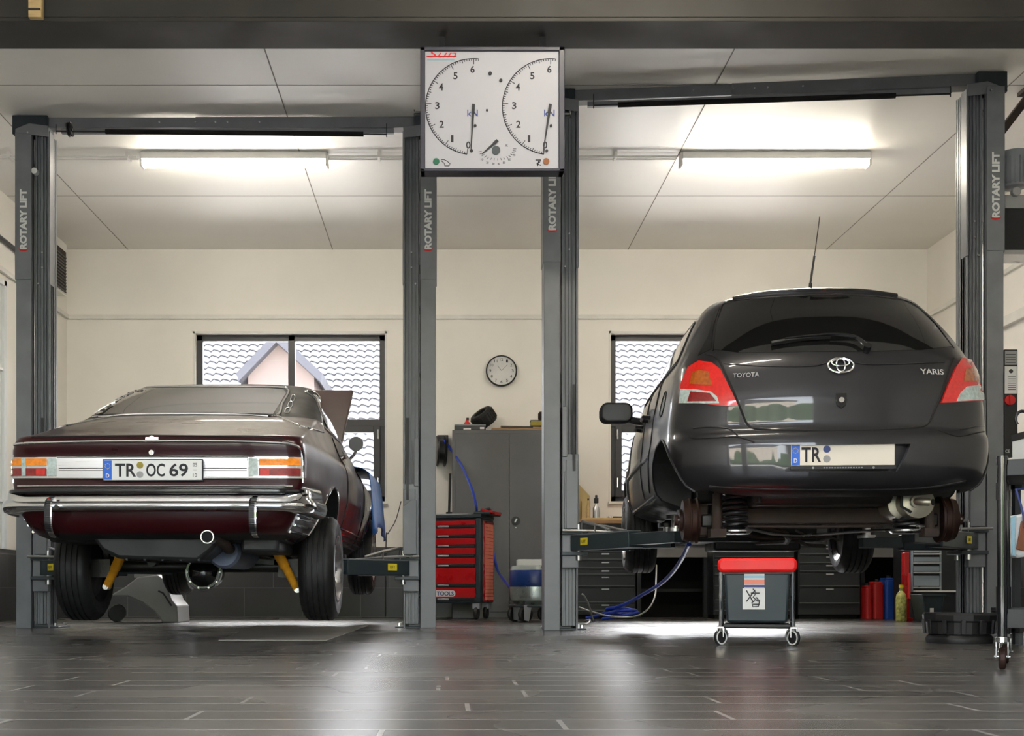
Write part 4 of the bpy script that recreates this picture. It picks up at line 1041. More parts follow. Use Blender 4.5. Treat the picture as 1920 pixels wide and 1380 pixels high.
# ------------------------------------------------------------------ two-post lifts
def lift(label, xl, yl, xr, yr, za, pads, zc_car, motor=False, hl=None, stickers=True, lbar=None):
    """xl/xr: outer faces of the two columns; za: height of the arms; pads: four (side, x, y)"""
    root = thing('two_post_lift', label, 'vehicle lift', ((xl+xr)/2, (yl+yr)/2, 0))
    zt = 3.655
    for s, x0, d in ((1, xl, yl), (-1, xr, yr)):
        # s: inward direction
        b = MB()
        b.box((x0, d, 0), (x0+s*.112, d+.014, zt)).box((x0, d+.014, 0), (x0+s*.012, d+.22, zt)).box((x0, d+.206, 0), (x0+s*.235, d+.22, zt))
        b.box((x0+s*.10, d+.014, 0), (x0+s*.112, d+.05, zt))
        col = obj('column', b, 'lift', root, bev=.004)
        b = MB()     # inner slide rail with ribs
        b.box((x0+s*.012, d+.12, .0), (x0+s*.20, d+.132, zt-.03))
        for k, (u, w) in enumerate(((.128, .010), (.152, .006), (.176, .010), (.20, .006), (.226, .012))):
            b.box((x0+s*u, d+.045+.012*(k % 2), .03), (x0+s*(u+w), d+.13, zt-.02))
        b.box((x0+s*.136, d+.075, .03), (x0+s*.232, d+.085, zt-.02)).box((x0+s*.226, d+.03, 0), (x0+s*.238, d+.19, zt-.01))
        for k in range(4): b.box((x0+s*.238, d+.05+.036*k, .02), (x0+s*.242, d+.056+.036*k, zt-.02))
        obj('inner_rail', b, 'lift', col, bev=.002)
        obj('lower_rail_plate', MB().box((x0+s*.138, d+.066, .03), (x0+s*.224, d+.0745, za-.06)), 'liftlow', col)  # plate in the lighter grey on the rail below the carriage
        b = MB()     # slip-over upper section
        b.box((x0-s*.006, d-.006, 2.56), (x0+s*.115, d, zt+.01)).box((x0-s*.006, d-.006, 2.56), (x0, d+.23, zt+.01)).box((x0+s*.228, d+.015, 2.53), (x0+s*.244, d+.11, zt+.0))
        b.prism([(0, 0), (s*.24, -.03), (s*.24, .05), (s*.10, .07), (0, .03)], (x0, d+(0 if s > 0 else .012), zt-.02), (1, 0, 0), (0, 0, 1), .012*s*-1*-1)
        obj('column_extension', b, 'lift', col, bev=.003)
        for u, z, e in ((.18, 2.66, .055), (.18, 2.77, .055), (.15, 2.54, .055), (.09, zt-.02, .0)):
            obj('bolt', MB().cyl((x0+s*u, d+e, z), (x0+s*u, d+e-.018, z), .006, n=10), 'steel', col)
        b = MB().tube([(x0+s*.12, d+.05, .05), (x0+s*.12, d+.05, zt-.05)], .004, 6)
        obj('steel_cable', b, 'steel', col)
        b = MB().box((x0+s*.0, d+.04, 0), (x0+s*.30, d+.34, .012)); bp = obj('base_plate', b, 'liftdark', root, bev=.003)
        b = MB()
        for u, v in ((.27, .07), (.27, .30)): b.cyl((x0+s*u, d+v, .012), (x0+s*u, d+v, .035), .014, n=6)
        obj('anchor_bolt', b, 'steel', bp)
        # lettering on the flange
        ww = .66; zl = 2.995 if motor is not None else 2.995
        text('lettering', 'ROTARY LIFT', (x0+s*.056, d-.0065, 3.0), .44, .052, (0, 0, 1), (-1, 0, 0), 'whiteink', col, t=.002, bold=.045)
        b = MB()
        for k, (a0, a1) in enumerate(((pi*1.12, pi*1.88),)):
            ps = [(x0+s*.056+.036*cos(a), 2.775+.026*sin(a)+.015) for a in np.linspace(pi, 2*pi, 12)]
            qs = [(x0+s*.056+.036*cos(a), 2.775+.010*sin(a)+.015) for a in np.linspace(2*pi, pi, 12)]
            b.prism(ps+qs[1:-1], (0, d-.0065, 0), (1, 0, 0), (0, 0, 1), .002)
        obj('lift_logo', b, 'redink', col)
        # carriage
        b = MB().box((x0+s*.125, d-.01, za-.17), (x0+s*.24, d+.055, za+.62)).box((x0+s*.15, d-.028, za+.10), (x0+s*.235, d-.01, za+.58))
        b.box((x0+s*.125, d-.02, za+.60), (x0+s*.16, d+.04, za+.95)).prism([(0, 0), (s*.10, 0), (s*.10, .35), (s*.04, .40), (0, .40)], (x0+s*.14, d-.03 if s < 0 else d-.018, za+.10), (1, 0, 0), (0, 0, 1), .012*-s)
        car = obj('carriage', b, 'lift', root, bev=.004)
        obj('carriage_guard', MB().box((x0+s*.196, d-.035, za+.5), (x0+s*.216, d-.028, za+1.1)), 'black', car)
        px_, py_ = x0+s*.20, d+.0
        b = MB().box((x0+s*.12, d-.05, za-.085), (x0+s*.30, d+.22, za-.06)).box((x0+s*.12, d-.05, za+.06), (x0+s*.30, d+.22, za+.085))
        obj('arm_bracket', b, 'liftdark', car, bev=.003)
        b = MB()
        for v in (-.01, .18): b.cyl((px_+s*.04, d+v, za-.12), (px_+s*.04, d+v, za+.13), .02, n=16)
        obj('pivot_pin', b, 'steel', car)
        for k, (ss, px2, py2, zp) in enumerate([p for p in pads if p[0] == s]):
            a = V((px_+s*.04, d+(-.01 if k == 0 else .18), za)); e = V((px2, py2, za)); dr = (e-a).normalized(); L = (e-a).length
            arm = obj('lift_arm', MB().bar(a, a+dr*L*.62, .13, .105, w2=.11), 'slate', root, bev=.005)
            obj('arm_extension', MB().bar(a+dr*L*.5, e+dr*.04, .08, .075), 'slate', arm, bev=.004)
            obj('arm_rail', MB().bar(a+V((0, 0, .056)), a+dr*L*.6+V((0, 0, .056)), .10, .006), 'lift', arm)
            b = MB().cyl(e+V((0, 0, .03)), e+V((0, 0, .05)), .06).cyl(e+V((0, 0, .04)), e+V((0, 0, zp-za-.025)), .028)
            obj('pad_screw', b, 'steel', arm)
            obj('lift_pad', MB().cyl(e+V((0, 0, zp-za-.025)), e+V((0, 0, zp-za)), .065, n=32), 'black', arm)
            sd = dr.cross(V((0, 0, 1))).normalized()
            if k == 0:
                if sd.y > 0: sd = -sd
                q = a+dr*.20+sd*.067+V((0, 0, .005))
                rr_ = dr if dr.x > 0 else -dr
                obj('warning_sticker', MB().prism([(-.05, -.024), (.05, -.024), (.05, .024), (-.05, .024)], q+V((0, 0, .0)), rr_, (0, 0, 1), -.002 if rr_.cross(V((0, 0, 1))).dot(sd) < 0 else .002), 'sticker', arm)
                text('sticker_lettering', 'LIFT', q+sd*.0025, .055, .018, rr_, (0, 0, 1), 'ink', arm, t=.001)
            b = MB().tube([a+V((-s*.12, -.10, .085)), a+V((s*.10, -.12, .080)), a+V((s*.34, -.10, .062))], .009, 8)
            b.tube([a+V((s*.02, -.04, .15)), a+dr*.22+V((0, -.05, .12)), a+dr*.42+V((0, -.03, .075))], .008, 8)
            b.tube([a+V((s*.02, -.04, .15)), a+V((s*.02, -.04, .06))], .006, 6).tube([a+dr*.22+V((0, -.05, .12)), a+dr*.22+V((0, -.05, .05))], .006, 6)
            obj('foot_guard', b, 'steel', arm)
    # overhead cross beam, two telescoping halves
    a = V((xl+.06, yl+.12, zt+.085)); c = V((xr-.06, yr+.12, zt+.085)); dr = (c-a).normalized()
    bm_ = obj('cross_beam', MB().bar(a, a+dr*(c-a).length*.55, .10, .074), 'lift', root, bev=.003)
    obj('beam_sleeve', MB().bar(a+dr*(c-a).length*.42, c, .112, .080), 'lift', root, bev=.003)
    o_ = V((0, -.03, -.062)); 
    obj('beam_duct', MB().bar(a+dr*.25+o_, c-dr*.25+o_, .03, .034), 'liftlow', bm_)
    for s, q in ((1, a), (-1, c)):
        b = MB().box(q+V((-.10, -.09, -.10)), q+V((.16 if s > 0 else .10, .08, .040)))
        obj('corner_bracket', b, 'liftdark', bm_, bev=.006)
    b = MB()
    for f in (.33, .42, .47, .5, .58): obj('bolt', MB().cyl(a+dr*(c-a).length*f+V((0, -.045, 0)), a+dr*(c-a).length*f+V((0, -.062, 0)), .006, n=8), 'steel', bm_)
    p0, p1 = lbar
    d_ = (p1-p0).normalized(); Lb = (p1-p0).length
    sw = obj('safety_rod', MB().cyl(p0, p1, .006, n=10), 'black', root)
    obj('foam_sleeve', MB().cyl(p0+d_*Lb*.07, p1-d_*Lb*.15, .018, n=16), 'foam', sw)
    obj('rod_hanger', MB().tube([p1+V((0, 0, .05)), p1-V((0, 0, .02))], .004, 6), 'black', sw)
    obj('rod_hanger', MB().tube([p0+V((0, 0, .08)), p0-V((0, 0, .02))], .004, 6), 'black', sw)
    if hl:
        obj('cable_pulley', MB().lathe([(.045, -.01), (.052, -.014), (.052, -.006), (.044, 0), (.052, .006), (.052, .014), (.045, .01)], hl, (1, 0, .1), 28).cyl(hl-V((.02, 0, 0)), hl+V((.02, 0, 0)), .012), 'black', root)
    return root
l1 = lift('dark grey two-post vehicle lift holding up the maroon coupe, on the left', PX(30, 9.4), 9.4, PX(817, 9.4), 9.4, .44,
     [(1, -2.22, 8.55, .555), (-1, -.98, 8.55, .555), (1, -2.20, 10.0, .555), (-1, -.86, 10.0, .555)], .56,
     hl=P(131, 243, 9.35), lbar=(P(725, 252, 9.36), P(105, 246, 9.36)))
o_ = P(64, 320, 9.4)
obj('round_marker', MB().cyl(o_+V((0, .05, 0)), o_-V((0, .0, 0)), .022), 'whiteink', l1)
l2 = lift('dark grey two-post vehicle lift holding up the dark grey hatchback, on the right', PX(1020, 8.9), 8.9, PX(1882, 8.6), 8.6, .605,
     [(1, 1.38, 7.75, .735), (-1, 2.80, 7.75, .735), (1, 1.50, 8.75, .735), (-1, 2.86, 8.75, .735)], .735,
     lbar=(P(1113, 198, 8.85), P(1782, 176, 8.60)))
# hydraulic unit on the outer side of the far right column
x0 = PX(1882, 8.6); y0 = 8.62
m = obj('motor', MB().lathe([(0, 0), (.05, .0), (.085, .012), (.098, .03), (.098, .25), (.07, .26), (0, .26)], (x0+.13, y0+.12, PZ(352, 8.7)), (0, 0, 1), 32), 'liftlow', l2)
b = MB()
for k in range(20):
    a = 2*pi*k/20; c = V((x0+.13, y0+.12, PZ(346, 8.7))); dd = V((cos(a), sin(a), 0)); b.bar(c+dd*.103, c+dd*.103+V((0, 0, .18)), .008, .016, up=dd)
obj('cooling_fins', b, 'liftlow', m)
obj('valve_block', MB().box((x0+.03, y0+.04, PZ(386, 8.6)), (x0+.26, y0+.2, PZ(360, 8.6))).cyl((x0+.10, y0+.0, PZ(356, 8.6)), (x0+.10, y0+.05, PZ(356, 8.6)), .03), 'greybox', m, bev=.006)
obj('oil_tank', MB().box((x0+.005, y0, PZ(468, 8.6)), (x0+.30, y0+.22, PZ(388, 8.6))), 'black', l2, bev=.008)
obj('tank_lip', MB().box((x0+.005, y0-.01, PZ(476, 8.6)), (x0+.31, y0+.23, PZ(468, 8.6))), 'steel', l2)
cb = obj('control_box', MB().box((x0+.004, y0-.02, PZ(856, 8.6)), (x0+.094, y0+.22, PZ(655, 8.6))), 'black', l2, bev=.004)
yq = y0-.0215
obj('rating_label', MB().box((x0+.008, yq, PZ(684, 8.6)), (x0+.088, yq+.001, PZ(658, 8.6))), 'greybox', cb)
obj('instruction_label', MB().box((x0+.006, yq, PZ(738, 8.6)), (x0+.088, yq+.001, PZ(687, 8.6))), 'paper', cb)
b = MB()
for z in range(664, 684, 5): b.box((x0+.012, yq-.001, PZ(z+1.6, 8.6)), (x0+.078, yq, PZ(z, 8.6)))
for z in range(706, 734, 4): b.box((x0+.028, yq-.001, PZ(z+1.2, 8.6)), (x0+.08, yq, PZ(z, 8.6)))
b.cyl((x0+.048, yq, PZ(696, 8.6)), (x0+.048, yq-.001, PZ(696, 8.6)), .014)
obj('label_print', b, 'lockerdark', cb)
obj('main_switch', MB().cyl((x0+.036, yq, PZ(751, 8.6)), (x0+.036, yq-.02, PZ(751, 8.6)), .034).bar((x0+.036, yq-.025, PZ(751, 8.6)-.03), (x0+.036, yq-.025, PZ(751, 8.6)+.03), .016, .014, up=(0, 1, 0)), 'redink', cb)
text('ce_mark', 'CE', (x0+.025, yq-.001, PZ(846, 8.6)), .03, .02, (1, 0, 0), (0, 0, 1), 'whiteink', cb, t=.001)
# brown diagonal brace at the right wall
t = thing('diagonal_brace', 'brown diagonal steel brace under the ceiling above the lift motor', 'brace', (3.9, 8.95, 3.4))
obj('bar', MB().bar(P(1866, 262, 8.97), P(1932, 176, 8.97), .05, .075, up=(0, 1, 0)), 'rust', t, bev=.004)
obj('wall_plate', MB().box((PX(1915, 8.97), 8.9, ZC-.03), (PX(1965, 8.97), 9.04, ZC-.001)), 'rust', t, bev=.004)

# ------------------------------------------------------------------ brake tester display hanging from the beam
PD = 6.8
t = thing('gauge_panel', 'white brake tester display panel with two large dials hanging below the beam', 'display panel', P(923, 200, PD))
x0, x1, z0, z1 = PX(788, PD), PX(1059, PD), PZ(321, PD), PZ(87, PD)
fr = obj('frame', MB().box((x0, PD, z0), (x0+.026, PD+.10, z1)).box((x1-.032, PD, z0), (x1, PD+.10, z1)).box((x0, PD, z1-.022), (x1, PD+.10, z1)).box((x0, PD, z0), (x1, PD+.10, z0+.017)), 'panelframe', t, bev=.004)
obj('face', MB().box((x0+.024, PD+.012, z0+.015), (x1-.03, PD+.09, z1-.02)), 'white', t)
FD = PD+.0115
def dial(cx, cy, r, ticks_to, nm):
    b = MB()
    pa = []; N = 62; a0, a1 = radians(262), radians(84 if ticks_to > 0 else 84)
    for k in range(N+1):
        a = a0+(a1-a0)*k/N; c, s_ = cos(a), sin(a)
        big = k % 10 == 0; l = .030 if big else (.018 if k % 5 == 0 else .012)
        p0 = V((cx+r*c, FD-.001, cy+r*s_)); p1 = V((cx+(r-l)*c, FD-.001, cy+(r-l)*s_))
        b.bar(p0, p1, .0035, .001, up=(0, 1, 0)); pa.append(V((cx+r*c, FD-.001, cy+r*s_)))
    b.tube(pa, .0022, 4)
    d = obj('dial_scale', b, 'ink', t)
    return d
def pp(x, y): return PX(x, FD), PZ(y, FD)
for cx, dx in ((888, 0), (1032, 0)):
    c = pp(cx, 200); R = 90/F*FD
    dial(c[0], c[1], R, 1, '')
    o = cx-888
    for s_, x, y in (('0', 878, 272), ('1', 848, 260), ('2', 828, 233), ('3', 820, 198), ('4', 827, 163), ('5', 854, 142), ('6', 886, 130)):
        q = pp(x+o, y); text('dial_number', s_, (q[0], FD, q[1]), (.013 if s_ == '1' else .023), .038, (1, 0, 0), (0, 0, 1), 'ink', t, t=.001, bold=.02)
    q = pp(886+o, 212); text('dial_unit', 'kN', (q[0], FD, q[1]), .056, .036, (1, 0, 0), (0, 0, 1), 'bluink', t, t=.001, bold=.015)
    a = V((pp(888+o, 200)[0], FD-.008, pp(888, 196)[1])); e = pp(883+o if o == 0 else 1018, 282 if o == 0 else 287); e = V((e[0], FD-.008, e[1])); dr = (e-a).normalized()
    obj('needle', MB().bar(a, a+dr*.05, .016, .004, up=(0, 1, 0)).bar(a+dr*.05, e, .013, .003, up=(0, 1, 0), w2=.004).cyl(a+dr*.03, a+dr*.03+V((0, .008, 0)), .008), 'ink', t)
a = pp(933, 264); e = pp(904, 289); a = V((a[0], FD-.008, a[1])); e = V((e[0], FD-.008, e[1]))
obj('needle', MB().bar(a, a+(e-a)*.25, .016, .004, up=(0, 1, 0)).bar(a+(e-a)*.25, e, .011, .003, up=(0, 1, 0), w2=.004), 'ink', t)
for x, y, r, m in ((930, 282, 8, 'slate'), (919, 138, 3.2, 'ink'), (939, 151, 3, 'ink'), (913, 207, 2, 'ink'), (891, 236, 2.6, 'ink'), (884, 283, 3, 'ink'), (1033, 236, 2.6, 'ink'), (1025, 283, 2.6, 'ink'), (818, 303, 6, 'green'), (1024, 303, 6, 'brownlamp')):
    q = pp(x, y); obj('button' if r > 5 else 'panel_screw', MB().cyl((q[0], FD+.001, q[1]), (q[0], FD-.006, q[1]), r/F*FD, n=24), m, t)
b = MB()
for k in range(16):
    a = radians(195+165*k/15); q = pp(930+36*cos(a)+2, 278-22*sin(a)+1); q2 = pp(930+30*cos(a)+2, 278-18*sin(a)+1); b.bar((q[0], FD-.0005, q[1]), (q2[0], FD-.0005, q2[1]), .0025, .001, up=(0, 1, 0))
obj('small_scale', b, 'lockerdark', t)
for s_, x, y in (('10', 904, 299), ('20', 914, 305), ('30', 925, 307), ('40', 935, 307), ('50', 945, 305), ('60', 955, 299), ('70', 964, 291), ('%', 950, 273)):
    q = pp(x, y); text('small_number', s_, (q[0], FD, q[1]), .013, .011, (1, 0, 0), (0, 0, 1), 'ink', t, t=.001)
b = MB()
def poly_px(ps, r=.0018): b.tube([(pp(x, y)[0], FD-.0005, pp(x, y)[1]) for x, y in ps], r, 4)
poly_px([(827, 300), (832, 299), (838, 302), (844, 307), (842, 311), (834, 311), (833, 306), (828, 302)]); 
poly_px([(1004, 300), (1014, 300), (1012, 304), (1006, 307), (1014, 310)], .0025); poly_px([(1010, 302), (1008, 311)], .0025)
obj('wheel_symbol', b, 'ink', t)
q = pp(829, 101); text('maker_lettering', 'Sun', (q[0], FD, q[1]), .155, .040, (1, 0, 0), (0, 0, 1), 'redink', t, t=.001, bold=-.005, shear=.35)
b = MB().box((pp(801, 0)[0], FD-.001, pp(0, 113)[1]), (pp(852, 0)[0], FD, pp(0, 112)[1])); obj('maker_line', b, 'teal', t)
b = MB().tube([(pp(800, 106)[0], FD-.001, pp(0, 106)[1]), (pp(856, 106)[0], FD-.001, pp(0, 106)[1])], .003, 4); obj('maker_underline', b, 'redink', t)
obj('hanger', MB().box((x0+.1, PD+.04, z1), (x0+.13, PD+.06, 3.24)), 'black', t); obj('hanger', MB().box((x1-.13, PD+.04, z1), (x1-.1, PD+.06, 3.24)), 'black', t)
b = MB().cyl((x0, PD+.05, PZ(205, PD)), (x0-.03, PD+.05, PZ(205, PD)), .008).cyl((x0-.03, PD+.05, PZ(205, PD)), (x0-.035, PD+.05, PZ(205, PD)), .018); obj('side_knob', b, 'black', t)
b = MB().cyl((x1, PD+.05, PZ(208, PD)), (x1+.03, PD+.05, PZ(208, PD)), .010).cyl((x1+.03, PD+.05, PZ(208, PD)), (x1+.036, PD+.05, PZ(208, PD)), .02)
obj('side_knob', b, 'black', t)
# ------------------------------------------------------------------ wall clock
c = V((PX(940, YB), YB, PZ(696, YB))); t = thing('wall_clock', 'round white wall clock with black rim between the two lifts', 'clock', c)
obj('rim', MB().lathe([(.147, .0), (.158, .0), (.162, .02), (.158, .045), (.150, .05), (.147, .04), (.147, .0)], c, (0, -1, 0), 48), 'black', t)
obj('face', MB().cyl(c, c+V((0, -.03, 0)), .147, n=48), 'paper', t)
for k in range(1, 13):
    a = pi/2-2*pi*k/12; text('clock_number', str(k), c+V((.115*cos(a), -.031, .115*sin(a))), .02 if k < 10 else .03, .03, (1, 0, 0), (0, 0, 1), 'ink', t, t=.001)
obj('hand', MB().bar(c+V((0, -.036, 0)), c+V((-.04, -.036, .05)), .006, .002, up=(0, 1, 0)), 'silver', t)
obj('hand', MB().bar(c+V((0, -.038, 0)), c+V((.06, -.038, .06)), .005, .002, up=(0, 1, 0)), 'silver', t)

# ------------------------------------------------------------------ steel locker and what lies on it
LD = 12.72; x0, x1 = PX(848, LD), PX(1064, LD); zt = PZ(806, LD)
t = thing('steel_locker', 'tall grey two-door steel locker between the lifts', 'cabinet', ((x0+x1)/2, LD+.2, 0))
obj('body', MB().box((x0, LD+.012, 0), (x1, YB-.02, zt)), 'locker', t, bev=.004)
xm = PX(955, LD)
obj('door', MB().box((x0+.03, LD, .06), (xm-.002, LD+.012, zt-.035)), 'locker', t, bev=.003)
dr_ = obj('door', MB().box((xm+.002, LD, .06), (x1-.03, LD+.012, zt-.035)), 'locker', t, bev=.003)
c = V((PX(967, LD), LD, PZ(977, LD))); obj('door_handle', MB().cyl(c, c+V((0, -.01, 0)), .045).prism([(-.012, -.03), (.006, -.03), (.016, .03), (0, .035)], c+V((0, -.01, 0)), (1, 0, 0), (0, 0, 1), .012), 'black', dr_)
obj('latch', MB().bar(c+V((-.012, -.024, -.015)), c+V((.01, -.024, .022)), .016, .01, up=(0, 1, 0)).cyl(c+V((0, 0, -.065)), c+V((0, -.008, -.065)), .006), 'chrome', dr_)
obj('plinth', MB().box((x0+.01, LD+.03, 0), (x1-.01, LD+.04, .058)), 'lockerdark', t)
zt += .0
c = V((PX(907, LD+.29), LD+.29, PZ(781, LD+.2)))
t = thing('tyre', 'small worn tyre leaning on top of the locker', 'tyre', V((c.x, c.y, zt)))
ax = V((-.45, -.25, .62)).normalized(); R = .125
obj('tread', MB().lathe([(.07, -.07), (.10, -.075), (R-.012, -.07), (R, -.052), (R, .052), (R-.012, .07), (.10, .075), (.07, .07), (.07, -.07)], V((c.x, c.y, zt+.155)), ax, 36), 'rubber', t)
b = MB()
for k in range(26):
    a = 2*pi*k/26; q = ax.to_track_quat('Z', 'Y'); o = V((c.x, c.y, zt+.155))
    b.bar(o+q@V((R*cos(a), R*sin(a), -.05)), o+q@V((R*cos(a), R*sin(a), .05)), .014, .010, up=q@V((cos(a), sin(a), 0)))
obj('tread_block', b, 'rubber', t)
t = thing('flat_case', 'flat grey case lying on the locker, left end', 'case', (PX(880, LD), LD+.12, zt))
obj('shell', MB().box((PX(852, LD), LD+.03, zt), (PX(911, LD), LD+.12, zt+.045)), 'lockerdark', t, bev=.006)
obj('clasp', MB().box((PX(869, LD), LD+.022, zt+.005), (PX(883, LD), LD+.03, zt+.02)).box((PX(900, LD), LD+.022, zt+.01), (PX(908, LD), LD+.03, zt+.03)), 'paper', t)
obj('lid', MB().box((PX(852, LD), LD+.028, zt+.045), (PX(911, LD), LD+.12, zt+.058)), 'liftlow', t, bev=.004)
t = thing('small_tool', 'small red tool with a black cap on the flat grey case', 'tool', (PX(876, LD), LD+.12, zt+.058))
obj('body', MB().lathe([(0, 0), (.035, 0), (.03, .02), (.016, .035), (.016, .05), (0, .05)], (PX(876, LD), LD+.08, zt+.058), n=20), 'redink', t)
obj('cap', MB().cyl((PX(877, LD), LD+.08, zt+.108), (PX(877, LD), LD+.08, zt+.13), .014), 'black', t)
t = thing('wooden_board', 'reddish wooden boards lying across the top of the locker', 'board', (PX(970, LD), LD+.2, zt))
obj('plank', MB().box((PX(922, LD), LD+.01, zt), (PX(1060, LD), LD+.35, zt+.022)), 'wood', t, bev=.002)
obj('lath', MB().bar((PX(940, LD), LD+.1, zt+.045), (PX(1025, LD), LD+.16, zt+.036), .05, .018), 'woodpale', t)
obj('lath', MB().bar((PX(940, LD), LD+.05, zt+.032), (PX(1000, LD), LD+.04, zt+.032), .02, .015), 'black', t)
t = thing('small_box', 'small olive box on the boards at the right of the locker top', 'box', (PX(1012, LD), LD+.15, zt+.05))
obj('carton', MB().box((PX(997, LD), LD+.10, zt+.055), (PX(1028, LD), LD+.25, zt+.105)), 'gold', t, bev=.003)
obj('lid', MB().box((PX(996, LD), LD+.098, zt+.105), (PX(1029, LD), LD+.252, zt+.112)), 'lockerdark', t)
t = thing('brown_jar', 'brown rounded jar on the small olive box above the locker', 'jar', (PX(1016, LD), LD+.17, zt+.11))
obj('jar', MB().lathe([(0, 0), (.035, 0), (.042, .02), (.042, .07), (.03, .09), (0, .092)], (PX(1019, LD), LD+.17, zt+.112), n=24), 'drum', t)

# ------------------------------------------------------------------ hose reel, blue hose
c = V((PX(826, YB-.1), YB-.12, PZ(846, YB-.1)))
t = thing('hose_reel', 'black hose reel on the back wall left of the locker', 'hose reel', V((c.x, YB, c.z)))
obj('drum', MB().lathe([(0, -.05), (.15, -.05), (.16, -.03), (.12, -.02), (.12, .03), (.16, .04), (.15, .05), (0, .05)], c, (1, .15, 0), 32), 'black', t)
obj('wall_bracket', MB().box(c+V((-.03, .05, .05)), c+V((.08, .118, .17))), 'black', t, bev=.005)
pts = crom([P(832, 826, YB-.2), P(848, 846, YB-.3), P(868, 878, 12.4), P(884, 915, 12.1), P(892, 945, 12.0), P(894, 963, 12.1)], 8)
h = obj('air_hose', MB().tube(pts, .013, 10), 'blue'); tag(h, 'blue air hose arching from the reel down to the red tool trolley', 'hose')
pts = crom([V((PX(922, 12.6), 12.65, .75)), P(932, 1066, 12.5), P(945, 1088, 11.9), P(958, 1104, 11.5), P(972, 1118, 11.3)], 8)
h = obj('air_hose', MB().tube(pts, .012, 10), 'blue'); tag(h, 'blue hose running from behind the red trolley to the blue and zinc tank', 'hose')

# ------------------------------------------------------------------ red tool trolley
TD = 12.1; rz = radians(-17); tx = PX(832, TD); t = thing('tool_trolley', 'red roller tool cabinet with seven drawers left of the locker', 'tool cabinet', (tx, TD, 0), rz)
ml = MW[t]
def TB(name, a, b_, m, par=t, bev=.003, mb=None):
    q = mb or MB().box(a, b_); q.v = [ml@v for v in q.v]; return obj(name, q, m, par, bev=bev)
w = .62; hz0, hz1 = .155, .955
TB('body', (-w/2-.02, .012, hz0), (w/2+.055, .45, hz1), 'slate', bev=.008)
zs = [.955-.02, .862, .770, .678, .585, .492, .305, .175]
hs = [(zs[i+1], zs[i]) for i in range(7)]
for a, c in hs:
    d = TB('drawer', (-w/2, 0, a+.030), (w/2, .014, c-.004+.0), 'red', bev=.002)
    TB('drawer_handle', (-w/2+.01, -.006, a+.004), (w/2-.01, .010, a+.028), 'black', par=d)
    TB('handle_highlight', (-.06, -.010, a+.008), (.05, -.004, a+.024), 'zinc', par=d)
text('lettering', 'KS TOOLS', ml@V((-.02, -.001, .245)), .24, .04, ml.to_3x3()@V((1, 0, 0)), (0, 0, 1), 'bluink', t, t=.003, bold=.02)
q = MB().rbox((-.155, -.0005, .215), (.115, .002, .275), .028, 'Y'); TB('name_badge', None, None, 'paper', mb=q)
TB('corner_post', (w/2+.005, -.01, hz0), (w/2+.055, .05, hz1), 'slate', bev=.01)
q = MB().box((w/2+.056, .06, .17), (w/2+.064, .44, .93)); sp = TB('side_panel', None, None, 'red', mb=q)
q = MB()
for i in range(22):
    for j in range(7): q.box((w/2+.064, .12+.042*j, .185+.033*i), (w/2+.0665, .158+.042*j, .214+.033*i))
TB('perforation', None, None, 'orange', par=sp, mb=q, bev=0)
TB('top_tray', (-w/2-.03, -.01, hz1), (w/2+.06, .46, hz1+.035), 'slate', bev=.008)
q = MB().box((w/2-.02, .0, hz1+.03), (w/2+.14, .42, hz1+.06)).bar((w/2+.02, .05, hz1+.05), (w/2+.13, .05, hz1+.09), .03, .05, up=(0, 1, 0)); TB('push_handle', None, None, 'slate', mb=q, bev=.01)
q = MB().bar((w/2+.05, .03, hz1+.08), (w/2+.16, .03, hz1+.05), .02, .04, up=(0, 1, 0)).bar((w/2+.05, .2, hz1+.08), (w/2+.16, .2, hz1+.05), .3, .03, up=(0, 0, 1)); TB('handle_grip', None, None, 'red', mb=q)
TB('tray_tools', (-w/2+.2, .1, hz1+.035), (w/2-.1, .3, hz1+.05), 'zinc')
for x in (-w/2+.03, w/2+.0):
    for y in (.05, .38):
        q = MB().box((x-.035, y-.03, .10), (x+.035, y+.04, .155)); f = TB('castor', None, None, 'zinc', mb=q)
        q = MB().lathe([(0, -.016), (.055, -.016), (.062, -.008), (.062, .008), (.055, .016), (0, .016)], (x, y+.0, .062), (1, 0, 0), 24); TB('castor_wheel', None, None, 'black', par=f, mb=q, bev=0)
b = obj('rod', MB().cyl(P(842, 964, 12.3), P(844, 888, 12.3), .012, n=10).cyl(P(842, 966, 12.3), P(842, 960, 12.3), .03), 'black')
tag(b, 'thin black upright rod standing on the red tool cabinet', 'rod')
for m_ in (0,): pass
t = thing('storage_box', 'grey low box on the floor under the red tool cabinet', 'box', (PX(865, 12.7), 12.7, 0))
obj('box', MB().box((PX(848, 12.6), 12.6, .0), (PX(905, 12.6), 12.70, .15)), 'apron', t, bev=.004); obj('lid', MB().box((PX(847, 12.6), 12.595, .15), (PX(906, 12.6), 12.705, .17)), 'apron', t)

# ------------------------------------------------------------------ blue and zinc tank on castors
BD = 11.0; c = V((PX(1008, BD), BD+.22, 0)); t = thing('oil_tank', 'round tank on castors, blue above and zinc below, left of the right lift', 'tank', c)
z = lambda py: PZ(py, BD)
R = 50/F*BD
obj('lower_shell', MB().lathe([(0, z(1134)), (R*.75, z(1134)), (R*.96, z(1126)), (R, z(1118)), (R, z(1099))], c, n=48), 'tank', t)
obj('upper_band', MB().lathe([(R+.002, z(1100)), (R+.004, z(1099)), (R+.004, z(1070)), (R-.002, z(1068))], c, n=48), 'bluedrum', t)
obj('lid', MB().lathe([(R, z(1069)), (R-.01, z(1062)), (R-.03, z(1060)), (0, z(1060))], c, n=48), 'tank', t)
obj('tray_insert', MB().box((c.x-R*.72, c.y-.12, z(1060)), (c.x+R*.6, c.y+.1, z(1048))), 'paper', t, bev=.004)
